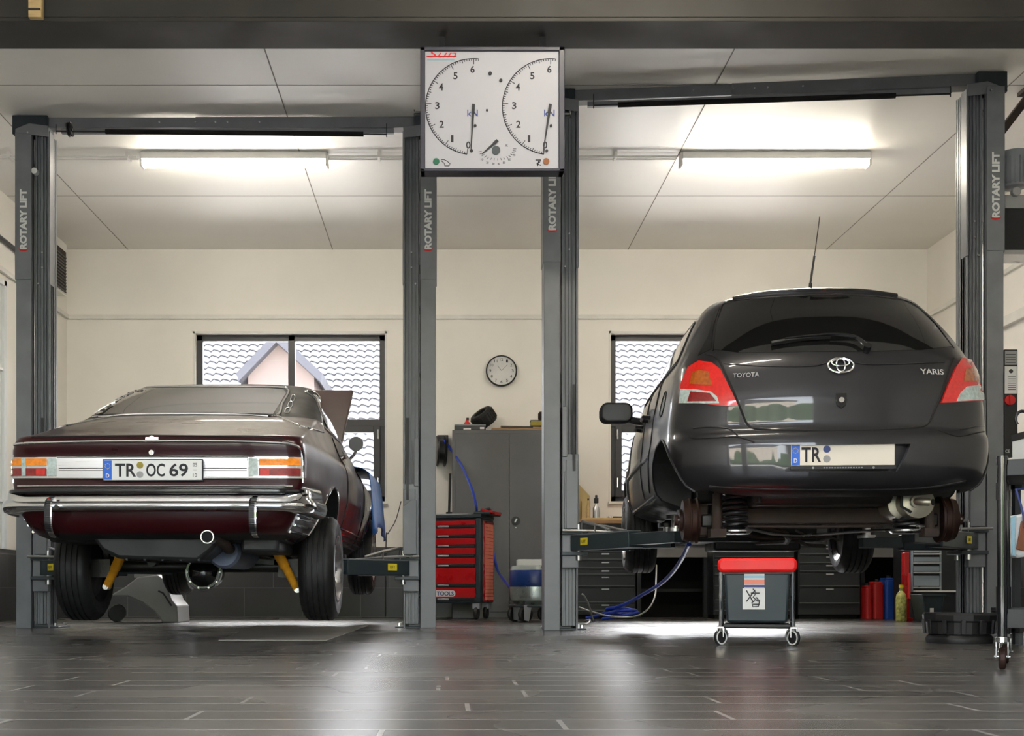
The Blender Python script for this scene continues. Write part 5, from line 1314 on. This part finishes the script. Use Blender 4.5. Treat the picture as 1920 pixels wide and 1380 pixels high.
for dx, dy in ((-.09, -.17), (.17, -.1), (-.17, .08), (.1, .17)):
    q = c+V((dx, dy, 0)); f = obj('castor', MB().box(q+V((-.02, -.03, .05)), q+V((.02, .03, .152))), 'zinc', t, bev=.003)
    obj('castor_wheel', MB().lathe([(0, -.02), (.055, -.02), (.068, -.01), (.068, .01), (.055, .02), (0, .02)], q+V((-.012, -.0, .068)), (.5, -1, 0), 24), 'black', f)
    obj('fork_plate', MB().prism([(-.025, -.08), (.015, -.09), (.04, .05), (-.03, .05)], q+V((-.0, -.045, .10)), (1, .3, 0), (0, 0, 1), .006), 'zinc', f)
obj('ground_frame', MB().tube([c+V((.23*cos(a), .23*sin(a), .14)) for a in np.linspace(0, 2*pi, 28, endpoint=False)], .012, 8, True), 'slate', t)

# ------------------------------------------------------------------ work benches, drawer units, cables along the back wall, right half
BY = 12.55; zb = .97
t = thing('workbench', 'long wooden-topped workbench along the back wall behind the hatchback', 'workbench', (3.1, BY+.3, 0))
x0, x1 = PX(1068, BY), XR-.05
obj('bench_top', MB().box((x0, BY, zb-.04), (x1, YB-.02, zb)), 'wood', t, bev=.003)
obj('apron_panel', MB().box((x0, BY+.05, .60), (x1, BY+.06, .72)), 'apron', t)
obj('upper_panel', MB().box((x0, BY+.03, .72), (x1, BY+.05, zb-.04)), 'bench', t)
for x in (PX(1196, BY), PX(1322, BY), PX(1618, BY), x1-.06): obj('bench_leg', MB().box((x, BY+.06, 0), (x+.04, BY+.12, .72)), 'bench', t)
obj('lower_shelf', MB().box((PX(1198, 12.7), BY+.3, .26), (PX(1334, 12.7), YB-.07, .29)), 'bench', t)
obj('knee_space_shade', MB().box((x0+.06, YB-.06, 0), (x1-.06, YB-.02, .72)), 'void', t)  # deep black sheet that paints the shade of the open space under the bench
def drawers(label, px0, px1, py0, py1, D, lines, hx=None, m='bench', base=0.04):
    x0, x1, z1 = PX(px0, D), PX(px1, D), PZ(py0, D)
    t = thing('drawer_unit', label, 'drawer cabinet', ((x0+x1)/2, D, 0), 0, None)
    obj('body', MB().box((x0, D+.015, base), (x1, D+.5, z1)), m, t, bev=.003)
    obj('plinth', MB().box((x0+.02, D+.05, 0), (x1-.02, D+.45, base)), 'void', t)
    L = [py0]+lines
    for i in range(len(L)-1):
        za, zb_ = PZ(L[i+1], D), PZ(L[i], D)
        d = obj('drawer', MB().box((x0+.01, D, za+.004), (x1-.01, D+.015, zb_-.018)), m, t, bev=.002)
        obj('drawer_lip', MB().box((x0+.012, D-.012, za+.004), (x1-.012, D+.002, za+.013)), 'benchedge' if m == 'bench' else 'steel', d)
        c = (x0+x1)/2; obj('handle', MB().box((c-.035, D-.016, zb_-.030), (c+.035, D-.004, zb_-.018)), 'steel', d)
    return t
drawers('dark drawer cabinet beside the left post of the right lift', 1078, 1192, 1022, 1150, 12.3, [1034, 1050, 1066, 1078, 1100, 1130, 1146])
drawers('dark drawer cabinet directly behind the red stool', 1338, 1490, 1018, 1150, 12.3, [1030, 1045, 1062, 1078, 1100, 1126, 1146])
drawers('dark drawer cabinet right of the red stool, behind the front tyre', 1497, 1614, 1018, 1146, 12.3, [1024, 1040, 1056, 1072, 1100, 1132])
# things on the bench left of the hatchback
t = thing('cardboard_sheet', 'upright cut cardboard sheet on the workbench beside the lift post', 'cardboard', (PX(1090, 12.9), 12.9, zb))
obj('sheet', MB().prism([(PX(1066, 12.9), zb), (PX(1106, 12.9), zb), (PX(1106, 12.9), PZ(930, 12.9)), (PX(1092, 12.9), PZ(915, 12.9)), (PX(1082, 12.9), PZ(905, 12.9)), (PX(1066, 12.9), PZ(900, 12.9))], (0, 12.92, 0), (1, 0, 0), (0, 0, 1), .02), 'card', t)
obj('fold', MB().box((PX(1090, 12.9), 12.86, zb), (PX(1106, 12.9), 12.905, PZ(940, 12.9))), 'card', t)
c = V((PX(1118, 12.7), 12.7, zb)); t = thing('spray_bottle', 'bottle with a black spray head on the workbench', 'bottle', c)
obj('bottle', MB().lathe([(0, 0), (.032, 0), (.034, .01), (.034, .12), (.015, .15), (.013, .17), (0, .17)], c, n=20), 'steel', t)
obj('spray_head', MB().box(c+V((-.02, -.02, .17)), c+V((.02, .02, .22))).cyl(c+V((0, 0, .2)), c+V((.0, 0, .25)), .012), 'black', t, bev=.004)
c = V((PX(1104, 12.7), 12.75, zb)); t = thing('glue_bottle', 'slim pale bottle next to the spray bottle on the workbench', 'bottle', c)
obj('bottle', MB().lathe([(0, 0), (.022, 0), (.022, .13), (.01, .16), (.006, .2), (0, .2)], c, n=20), 'woodpale', t); obj('cap', MB().cyl(c+V((0, 0, .2)), c+V((0, 0, .22)), .009), 'black', t)
c = V((PX(1165, 12.7), 12.75, zb)); t = thing('bench_vice', 'small dark vice on the workbench left of the hatchback', 'vice', c)
obj('jaw', MB().box(c+V((-.08, -.04, 0)), c+V((.06, .04, .04))), 'oily', t, bev=.004); obj('screw', MB().cyl(c+V((-.14, 0, .03)), c+V((.08, 0, .03)), .012).cyl(c+V((-.13, -.05, .03)), c+V((-.13, .05, .03)), .006), 'steel', t)
t = thing('wooden_strip', 'long wooden strip at the front edge of the workbench', 'strip', (PX(1130, 12.6), 12.6, zb))
obj('strip', MB().box((PX(1090, 12.6), 12.58, zb), (PX(1175, 12.6), 12.64, zb+.018)), 'woodpale', t)
# cables and the lower blue hose on the floor
pts = crom([P(1292, 1020, 8.2), P(1280, 1045, 8.6), P(1262, 1072, 9.2), P(1238, 1095, 10.0), P(1205, 1115, 10.8), P(1178, 1130, 11.3), P(1150, 1141, 11.6), V((PX(1125, 11.7), 11.7, .05)), V((PX(1100, 11.7), 11.75, .02))], 8)
h = obj('air_hose', MB().tube(pts, .015, 10), 'blue'); tag(h, 'blue air hose hanging from under the hatchback down to the floor', 'hose')
b = MB()
cc = V((PX(1165, 11.6), 11.65, .0))
for k in range(3):
    b.tube([cc+V((.16*cos(a)*(1-.1*k), .10*sin(a), .016+.022*k+.03*(1+cos(a+k)))) for a in np.linspace(0, 2*pi, 30, endpoint=False)], .014, 8, True)
h = obj('hose_coil', b, 'blue'); tag(h, 'loose coil of blue hose on the floor beside the right lift', 'hose')
pts = crom([P(1085, 1138, 11.0), P(1110, 1147, 11.0), P(1150, 1156.5, 11.0), P(1190, 1156, 11.0), P(1215, 1142, 11.0), P(1228, 1118, 11.2), P(1230, 1090, 11.6), P(1231, 1060, 12.2)], 8)
h = obj('cable', MB().tube(pts, .007, 8), 'cable'); tag(h, 'grey cable looping over the floor in front of the workbench', 'cable')
pts = crom([P(1092, 1114, 10.5), P(1098, 1122, 10.6), P(1106, 1140, 10.9), V((PX(1112, 11.2), 11.2, .01))], 6)
h = obj('cable', MB().tube(pts, .008, 8), 'cable'); tag(h, 'short grey cable end sticking up beside the right lift post', 'cable')
pts = crom([V((PX(1084, 10.2), 10.2, .012)), V((PX(1100, 10.1), 10.1, .012)), V((PX(1106, 10.6), 10.6, .03)), V((PX(1096, 11.2), 11.2, .012))], 6)
h = obj('cable', MB().tube(pts, .007, 8), 'cable'); tag(h, 'short grey cable lying on the floor at the foot of the right lift post', 'cable')
pts = crom([P(752, 940, 12.6), P(742, 975, 12.5), P(728, 1000, 12.4), P(724, 1012, 12.4), V((PX(722, 12.4), 12.5, .02))], 6)
h = obj('cable', MB().tube(pts, .005, 6), 'black'); tag(h, 'thin black cable hanging at the back wall left of the lift post', 'cable')

# ------------------------------------------------------------------ cans, bottle, stand, pale drawers, bin on the right
def can(px0, px1, py, D, m, label, grp=None):
    x0, x1 = PX(px0, D), PX(px1, D); c = V(((x0+x1)/2, D+.1, 0)); zt = PZ(py, D)
    t = thing('fuel_can', label, 'can', c)
    obj('can', MB().rbox((x0, D, 0), (x1, D+.22, zt-.03), min(.03, (x1-x0)/2.5), 'Z'), m, t, bev=.006)
    obj('shoulder', MB().rbox((x0+.012, D+.02, zt-.03), (x1-.012, D+.2, zt-.008), min(.02, (x1-x0)/3), 'Z'), m, t, bev=.006)
    obj('cap', MB().cyl((c.x, D+.06, zt-.008), (c.x, D+.06, zt+.015), .018), 'black', t)
can(1623, 1637, 1096, 12.2, 'can_red', 'narrow red can, left of the taller red can under the workbench')
can(1638, 1659, 1089, 12.2, 'can_red', 'wide red can under the workbench, between the narrow red and the blue can')
can(1660, 1680, 1082, 12.2, 'can_blue', 'blue can under the workbench beside the red cans')
c = V((PX(1686, 11.4), 11.35, 0)); t = thing('drink_bottle', 'clear bottle with colourful label and yellow cap on the floor beside the blue can', 'bottle', c)
obj('bottle', MB().lathe([(0, 0), (.042, 0), (.048, .012), (.048, .2), (.04, .24), (.016, .27), (.015, .3), (0, .3)], c, n=24), 'bottle', t)
obj('cap', MB().cyl(c+V((0, 0, .3)), c+V((0, 0, .325)), .02), 'sticker', t)
c = V((PX(1701, 11.45), 11.45, 0)); t = thing('axle_stand', 'tall narrow red steel stand next to the pale drawer cabinet', 'stand', c)
obj('post', MB().box(c+V((-.025, 0, 0)), c+V((.02, .08, PZ(1036, 11.45)))), 'red', t, bev=.004)
obj('ratchet', MB().box(c+V((-.0, -.02, .2)), c+V((.025, 0, .43))), 'redink', t, bev=.004)
obj('foot', MB().box(c+V((-.04, -.06, 0)), c+V((.03, .10, .03))), 'red', t, bev=.004)
D = 11.6; t = thing('drawer_unit', 'pale blue-grey metal drawer cabinet under the hatchback at the right', 'drawer cabinet', (PX(1736, D), D, 0))
x0, x1 = PX(1711, D), PX(1764, D)
obj('body', MB().box((x0, D+.02, .0), (x1+.35, D+.5, PZ(1020, D))), 'bench', t, bev=.003)
obj('side_frame', MB().box((x0-.006, D, PZ(1110, D)), (x0+.006, D+.03, PZ(1022, D))).box((x1-.006, D, PZ(1110, D)), (x1+.006, D+.03, PZ(1022, D))), 'lightdrawer', t)
L = [1022, 1040, 1057, 1075, 1103]
for i in range(4):
    za, zb_ = PZ(L[i+1], D), PZ(L[i], D)
    d = obj('drawer', MB().box((x0+.01, D, za+.02), (x1-.01, D+.02, zb_-.022)), 'lightdrawer', t, bev=.003)
    obj('drawer_lip', MB().box((x0+.004, D-.025, za+.0), (x1-.004, D+.01, za+.014)), 'steel', d)
obj('pull_shelf', MB().box((x0+.01, D-.06, PZ(1110, D)), (PX(1800, D), D+.02, PZ(1107, D))), 'paper', t)
t = thing('waste_bin', 'dark slate bin with a small white label below the pale drawer cabinet', 'bin', (PX(1748, 11.0), 11.0, 0))
b = MB(); xa, xb = PX(1732, 11.0), PX(1766, 11.0); zt = PZ(1114, 11.0)
b.add([(xa+.02, 11.0, 0), (xb-.01, 11.0, 0), (xb-.01, 11.25, 0), (xa+.02, 11.25, 0), (xa-.02, 10.97, zt), (xb+.01, 10.97, zt), (xb+.01, 11.28, zt), (xa-.02, 11.28, zt)], [(0, 3, 2, 1), (0, 1, 5, 4), (1, 2, 6, 5), (2, 3, 7, 6), (3, 0, 4, 7), (4, 5, 6, 7)])
obj('bucket', b, 'slate', t, bev=.006)
obj('label', MB().box((PX(1744, 10.96), 10.963, PZ(1150, 10.96)), (PX(1751, 10.96), 10.965, PZ(1140, 10.96))), 'paper', t)
obj('rim', MB().box((xa-.03, 10.95, zt-.015), (xb+.02, 10.975, zt+.005)), 'slate', t)

# ------------------------------------------------------------------ rolling stool with red seat
SD = 6.45; c = V((PX(1419, SD), SD, 0)); z = lambda p: PZ(p, SD); X = lambda p: PX(p, SD)
_obj = obj
def obj(name, mb, m, parent=None, **k):
    R_ = Matrix.Translation(c)@Matrix.Rotation(radians(-13.5), 4, 'Z')@Matrix.Translation(-c); mb.v = [R_@v for v in mb.v]
    return _obj(name, mb, m, parent, **k)
t = thing('rolling_stool', 'low rolling mechanic stool with a red padded seat under the hatchback', 'stool', c)
b = MB().rbox((X(1347), SD-.0, z(1073)), (X(1492), SD+.38, z(1046)), .028, 'Y', 6); obj('seat', b, 'redvinyl', t, bev=.014)
obj('seat_board', MB().box((X(1355), SD+.02, z(1076)), (X(1485), SD+.36, z(1072))), 'black', t)
b = MB(); xa, xb = X(1359), X(1479); za, zb_ = z(1168), z(1074)
b.add([(xa+.012, SD+.03, za), (xb-.012, SD+.03, za), (xb-.012, SD+.34, za), (xa+.012, SD+.34, za), (xa, SD+.02, zb_), (xb, SD+.02, zb_), (xb, SD+.36, zb_), (xa, SD+.36, zb_)], [(0, 3, 2, 1), (4, 5, 6, 7), (0, 1, 5, 4), (1, 2, 6, 5), (2, 3, 7, 6), (3, 0, 4, 7)])
bin_ = obj('tool_box', b, 'slate', t, bev=.012)
fs = SD+.0185
lb = obj('label_sheet', MB().box((X(1393), fs, z(1143)), (X(1434), fs+.001, z(1103))), 'paper', bin_)
obj('picture_label', MB().box((X(1396), fs, z(1102)), (X(1433), fs+.001, z(1076))), 'paper', bin_)
obj('picture_sky', MB().box((X(1396), fs-.001, z(1084)), (X(1433), fs, z(1079))), 'skyblue', bin_)
obj('picture_house', MB().box((X(1396), fs-.001, z(1096)), (X(1433), fs, z(1087))), 'orange', bin_)
obj('picture_stripe', MB().box((X(1396), fs-.001, z(1101)), (X(1433), fs, z(1097))), 'bluink', bin_)
b = MB()
for ps in ([(1400, 1107), (1412, 1128)], [(1400, 1128), (1416, 1106)], [(1412, 1104), (1418, 1112), (1412, 1120), (1422, 1128)], [(1408, 1112), (1424, 1112)], [(1418, 1120), (1424, 1127), (1422, 1137), (1412, 1138), (1410, 1130), (1416, 1126)], [(1412, 1133), (1424, 1133)]):
    b.tube([(X(x), fs-.0015, z(y)) for x, y in ps], .0028, 4)
obj('label_drawing', b, 'lockerdark', bin_)
for s, xx in ((-1, X(1352.5)), (1, X(1485.5))):
    for yy in (SD+.02, SD+.35):
        b = MB().tube([(xx, yy, z(1073)), (xx, yy, z(1185))], .0095, 10); lg = obj('leg', b, 'chrome', t)
        q = V((xx+s*.002, yy, 0)); R = .041
        f = obj('castor', MB().box(q+V((-.018, -.012, R)), q+V((-.012, .03, R+.05))).box(q+V((.012, -.012, R)), q+V((.018, .03, R+.05))).box(q+V((-.018, -.012, R+.045)), q+V((.018, .03, R+.055))), 'chrome', lg, bev=.002)
        w_ = obj('castor_wheel', MB().lathe([(0, -.010), (.036, -.010), (R, -.006), (R, .006), (.036, .010), (0, .010)], q+V((0, .01, R)), (1, -.9 if s < 0 else .9, 0), 28), 'black', f)
        obj('wheel_ring', MB().lathe([(.030, -.0115), (.037, -.0115), (.037, .0115), (.030, .0115), (.030, -.0115)], q+V((0, .01, R)), (1, -.9 if s < 0 else .9, 0), 28), 'paper', w_)
b = MB().tube([(X(1356), SD+.02, z(1176)), (X(1482), SD+.02, z(1176))], .008, 8).tube([(X(1356), SD+.35, z(1176)), (X(1482), SD+.35, z(1176))], .008, 8).box((X(1358), SD+.01, z(1176)), (X(1480), SD+.36, z(1171)))
obj('lower_frame', b, 'black', t, bev=.002)
b = MB().tube([(X(1352.5), SD+.02, z(1120)), (X(1352.5), SD+.35, z(1120))], .007, 8).tube([(X(1485.5), SD+.02, z(1120)), (X(1485.5), SD+.35, z(1120))], .007, 8)
obj('side_rail', b, 'black', t)

obj = _obj

# ------------------------------------------------------------------ round black parts dolly on the floor
D = 6.62; c = V((PX(1800, D+.18), D+.19, 0)); z = lambda p: PZ(p, D)
t = thing('drain_pan', 'round black ribbed plastic drain pan on the floor below the right rear drum', 'drain pan', c)
obj('base', MB().lathe([(0, 0), (.165, 0), (.17, .02), (.165, .035), (.15, .05), (.15, z(1172))], c, n=48), 'black', t)
obj('rim', MB().lathe([(.12, z(1152)), (.182, z(1150)), (.188, z(1154)), (.185, z(1165)), (.17, z(1168)), (.165, z(1190)), (.15, z(1192)), (.12, z(1160))], c, n=12), 'black', t, smooth=20)
for k in range(12):
    a = 2*pi*(k+.5)/12; dd = V((cos(a), sin(a), 0)); obj('rib', MB().bar(c+dd*.176+V((0, 0, z(1190))), c+dd*.182+V((0, 0, z(1163))), .022, .012, up=dd), 'black', t, bev=.002)
obj('inner_tub', MB().lathe([(0, z(1164)), (.11, z(1164)), (.12, z(1150))], c, n=32), 'blackgloss', t)

# ------------------------------------------------------------------ black tool cart at the right edge
D = 4.55; X = lambda p: PX(p, 4.55); z = lambda p: PZ(p, 4.55)
t = thing('utility_cart', 'black utility cart with round posts, cut off by the right edge of the frame', 'cart', (X(1879), D, 0), radians(-25))
uc = MW[t]
def lc(mb):
    mb.v = [uc@v for v in mb.v]; return mb
def post(x, y):
    b = MB().cyl((x, y, z(1196)), (x, y, z(855)), .0175, n=24).cyl((x, y, z(905)), (x, y, z(938)), .0205, n=24).cyl((x, y, z(1100)), (x, y, z(1150)), .0205, n=24).cyl((x, y, z(858)), (x, y, z(872)), .0205, n=24)
    p = obj('post', lc(b), 'blackgloss', t)
    q = V((x, y, 0)); f = obj('castor', lc(MB().cyl(q+V((0, 0, z(1205))), q+V((0, 0, z(1194))), .024).box(q+V((-.022, -.015, .04)), q+V((-.017, .02, z(1203)))).box(q+V((.017, -.015, .04)), q+V((.022, .02, z(1203))))), 'chrome', p, bev=.002)
    obj('castor_wheel', lc(MB().lathe([(0, -.011), (.034, -.011), (.038, -.007), (.038, .007), (.034, .011), (0, .011)], q+V((0, .012, .038)), (1, .08, 0), 28)), 'drum', f)
    obj('axle_bolt', lc(MB().cyl(q+V((-.027, .01, .045)), q+V((.027, .01, .045)), .006)), 'steel', f)
for x in (0, .75):
    for y in (0, .42): post(x, y)
xa, xb = 0, .75; D = 0
for nm, za, zb_ in (('top_tray', PZ(893, 4.55), PZ(862, 4.55)), ('lower_tray', PZ(1178, 4.55), PZ(1141, 4.55))):
    obj(nm, lc(MB().box((xa+.012, D, za), (xb-.012, D+.42, za+.008)).box((xa+.012, D-.004, za), (xb-.012, D+.004, zb_)).box((xa+.012, D+.416, za), (xb-.012, D+.424, zb_)).box((xa-.004, D+.01, za), (xa+.004, D+.41, zb_)).box((xb-.004, D+.01, za), (xb+.004, D+.41, zb_))), 'black', t, bev=.003)
t = thing('plastic_bag', 'white and pale blue bag with brown cloth hanging behind the black cart', 'bag', P(1915, 1045, 6.4))
def q_(x, y): p = P(x, y, 6.4); return (p.x, p.z)
obj('bag', MB().prism([q_(1893, 968), (q_(1940, 960)), q_(1950, 1040), q_(1910, 1046), q_(1897, 1040), q_(1895, 1000)], (0, 6.48, 0), (1, 0, 0), (0, 0, 1), .08), 'tilewhite', t, bev=.012)
obj('blue_side', MB().prism([q_(1893, 970), q_(1904, 966), q_(1901, 1010), q_(1903, 1044), q_(1896, 1042)], (0, 6.395, 0), (1, 0, 0), (0, 0, 1), .01), 'skyblue', t, bev=.003)
obj('cloth', MB().prism([q_(1903, 1030), q_(1912, 978), q_(1940, 970), q_(1945, 1032), q_(1915, 1033)], (0, 6.39, 0), (1, 0, 0), (0, 0, 1), .012), 'brown', t, bev=.003)
obj('strap', MB().tube([P(1905, 918, 6.4), P(1912, 940, 6.38), P(1919, 966, 6.37), P(1921, 990, 6.37)], .006, 6).tube([P(1905, 918, 6.4), P(1930, 915, 6.5), P(1945, 965, 6.45)], .006, 6), 'bluink', t)
# dark rack further back holding the bag, plus the tank beside it
t = thing('equipment_rack', 'dark metal rack at the right edge behind the black cart', 'rack', (PX(1930, 6.6), 6.6, 0))
xa = PX(1896, 6.6)+.02
obj('upright', MB().box((xa, 6.6, 0), (xa+.03, 6.64, PZ(905, 6.6))), 'bench', t); obj('upright', MB().box((xa+.04, 6.75, 0), (xa+.06, 6.8, PZ(905, 6.6))), 'lift', t)
obj('upright', MB().box((xa+.45, 6.6, 0), (xa+.48, 6.64, PZ(905, 6.6))), 'bench', t)
obj('hanging_rail', MB().box((xa, 6.52, PZ(917, 6.6)), (xa+.48, 6.66, PZ(905, 6.6))), 'bench', t)
obj('shelf', MB().box((xa, 6.55, PZ(1148, 6.6)), (xa+.48, 6.9, PZ(1140, 6.6))).box((xa+.0, 6.55, .06), (xa+.48, 6.9, PZ(1148, 6.6))), 'black', t, bev=.004)
obj('foot', MB().box((xa+.02, 6.55, 0), (xa+.06, 6.6, .07)), 'zinc', t)
# tools on the black cart top: headphone-like ring and pale box behind
D = 5.0
c = P(1913, 783, D)
t = thing('hand_tool', 'pale tool with a curved black handle on the cart at the right edge', 'tool', P(1920, 860, D))
zc_ = PZ(862, 4.8)
obj('body', MB().rbox((PX(1910, D), D-.08, zc_-.012), (PX(1960, D), D+.06, PZ(812, D)), .012, 'Y'), 'tilewhite', t, bev=.004)
obj('band', MB().box((PX(1909, D), D-.085, PZ(825, D)), (PX(1961, D), D+.062, PZ(812, D))), 'black', t)
obj('handle', MB().tube([c+V((.026*cos(a)+.008, 0, .03*sin(a)-.005)) for a in np.linspace(-.3*pi, 1.25*pi, 16)], .006, 8), 'black', t)

# ------------------------------------------------------------------ behind the maroon car
D = 10.9; t = thing('machine_foot', 'grey moulded machine foot with an arched underside behind the maroon car', 'machine base', (PX(270, D), D+.3, 0))
def q2(x, y): p = P(x, y, D); return (p.x, max(p.z, .0))
b = MB().prism([q2(210, 1114), q2(235, 1100), q2(258, 1082), q2(296, 1078), q2(312, 1090), q2(316, 1108), q2(322, 1125), q2(332, 1136), q2(334, 1168), q2(305, 1168), q2(290, 1146), q2(268, 1130), q2(240, 1118), q2(212, 1118)], (0, D+.5, 0), (1, 0, 0), (0, 0, 1), .5)
obj('moulded_foot', b, 'greybox', t, bev=.012)
obj('side_groove', MB().tube([P(297, 1108, D), P(306, 1112, D), P(314, 1124, D), P(322, 1136, D)], .008, 6), 'lockerdark', t)
obj('column', MB().box((PX(245, D), D+.1, PZ(1084, D)), (PX(290, D), D+.45, PZ(1050, D))), 'greybox', t, bev=.01)
c = V((PX(208, D), D+.2, .08)); obj('transport_wheel', MB().lathe([(0, -.02), (.07, -.02), (.08, 0), (.07, .02), (0, .02)], c, (.4, -1, 0), 24), 'black', t)
# heater box on the left wall
t = thing('wall_heater', 'pale box unit with a dark louvred front high on the left wall', 'wall unit', (XL, 12.4, 2.6))
obj('cabinet', MB().box((XL, 12.12, PZ(540, 12.3)), (XL+.16, 12.66, PZ(440, 12.3))), 'reveal', t, bev=.005)
obj('grille', MB().box((XL+.16, 12.15, PZ(535, 12.3)), (XL+.17, 12.60, PZ(458, 12.3))), 'rust', t)
b = MB()
for k in range(12): z_ = PZ(532-6*k, 12.2); b.box((XL+.17, 12.16, z_), (XL+.178, 12.59, z_+.012))
obj('louvre', b, 'lockerdark', t)
h = obj('wall_pipe', MB().tube([(XL+.03, 7.6, 3.35), (XL+.03, 11.9, 3.35), (XL+.03, 11.95, 3.3)], .02, 10), 'lockerdark'); tag(h, 'dark pipe along the left wall under the ceiling', 'pipe')
# blue fender cover draped over the right front wing of the maroon car
b = MB(); rows = []
prof = []
L = [[(690, 905), (698, 935), (706, 970), (715, 1014)], [(688, 912), (690, 945), (694, 975), (700, 1012)]]
N = 14; Mn = 18; y0_, y1_ = 2.95, 4.05
for i in range(N+1):
    yy = y0_+(y1_-y0_)*i/N; row = []
    for j in range(Mn+1):
        u = j/Mn
        if u < .3: x_ = .62+.26*u/.3; zz = 1.235-.03*(u/.3)**2
        else: v = (u-.3)/.7; x_ = .905+.05*sin(v*1.4)+.012*sin(yy*22+v*3)*v; zz = 1.2-v*(.46+.05*sin(yy*5))
        row.append(OL(x_, yy+.02*sin(u*6), zz))
    rows.append(row)
for r in rows: b.v += r
K = Mn+1
for i in range(N):
    for j in range(Mn): b.f.append([i*K+j, i*K+j+1, (i+1)*K+j+1, (i+1)*K+j]); b.mi.append(0)
o = obj('fender_cover', b, 'bluecloth', smooth=60, fix=False); tag(o, 'blue protective cover draped over the front wing of the maroon car', 'cover')
sm = o.modifiers.new('s', 'SOLIDIFY'); sm.thickness = .006; sm.offset = 1
# steel cover plate in the floor
x = [P(410, 1201, 7.12), P(612, 1201, 7.12), P(690, 1172, 10.0), P(480, 1172, 10.0)]
b = MB().add([(p.x, p.y, .0) for p in x]+[(p.x, p.y, .004) for p in x], [(3, 2, 1, 0), (4, 5, 6, 7), (0, 1, 5, 4), (1, 2, 6, 5), (2, 3, 7, 6), (3, 0, 4, 7)])
o = obj('floor_plate', b, mat('pale_floor_plate', (.2, .19, .17), .4, noise=.2)); tag(o, 'pale flat cover plate set in the floor in front of the left lift', 'floor plate')
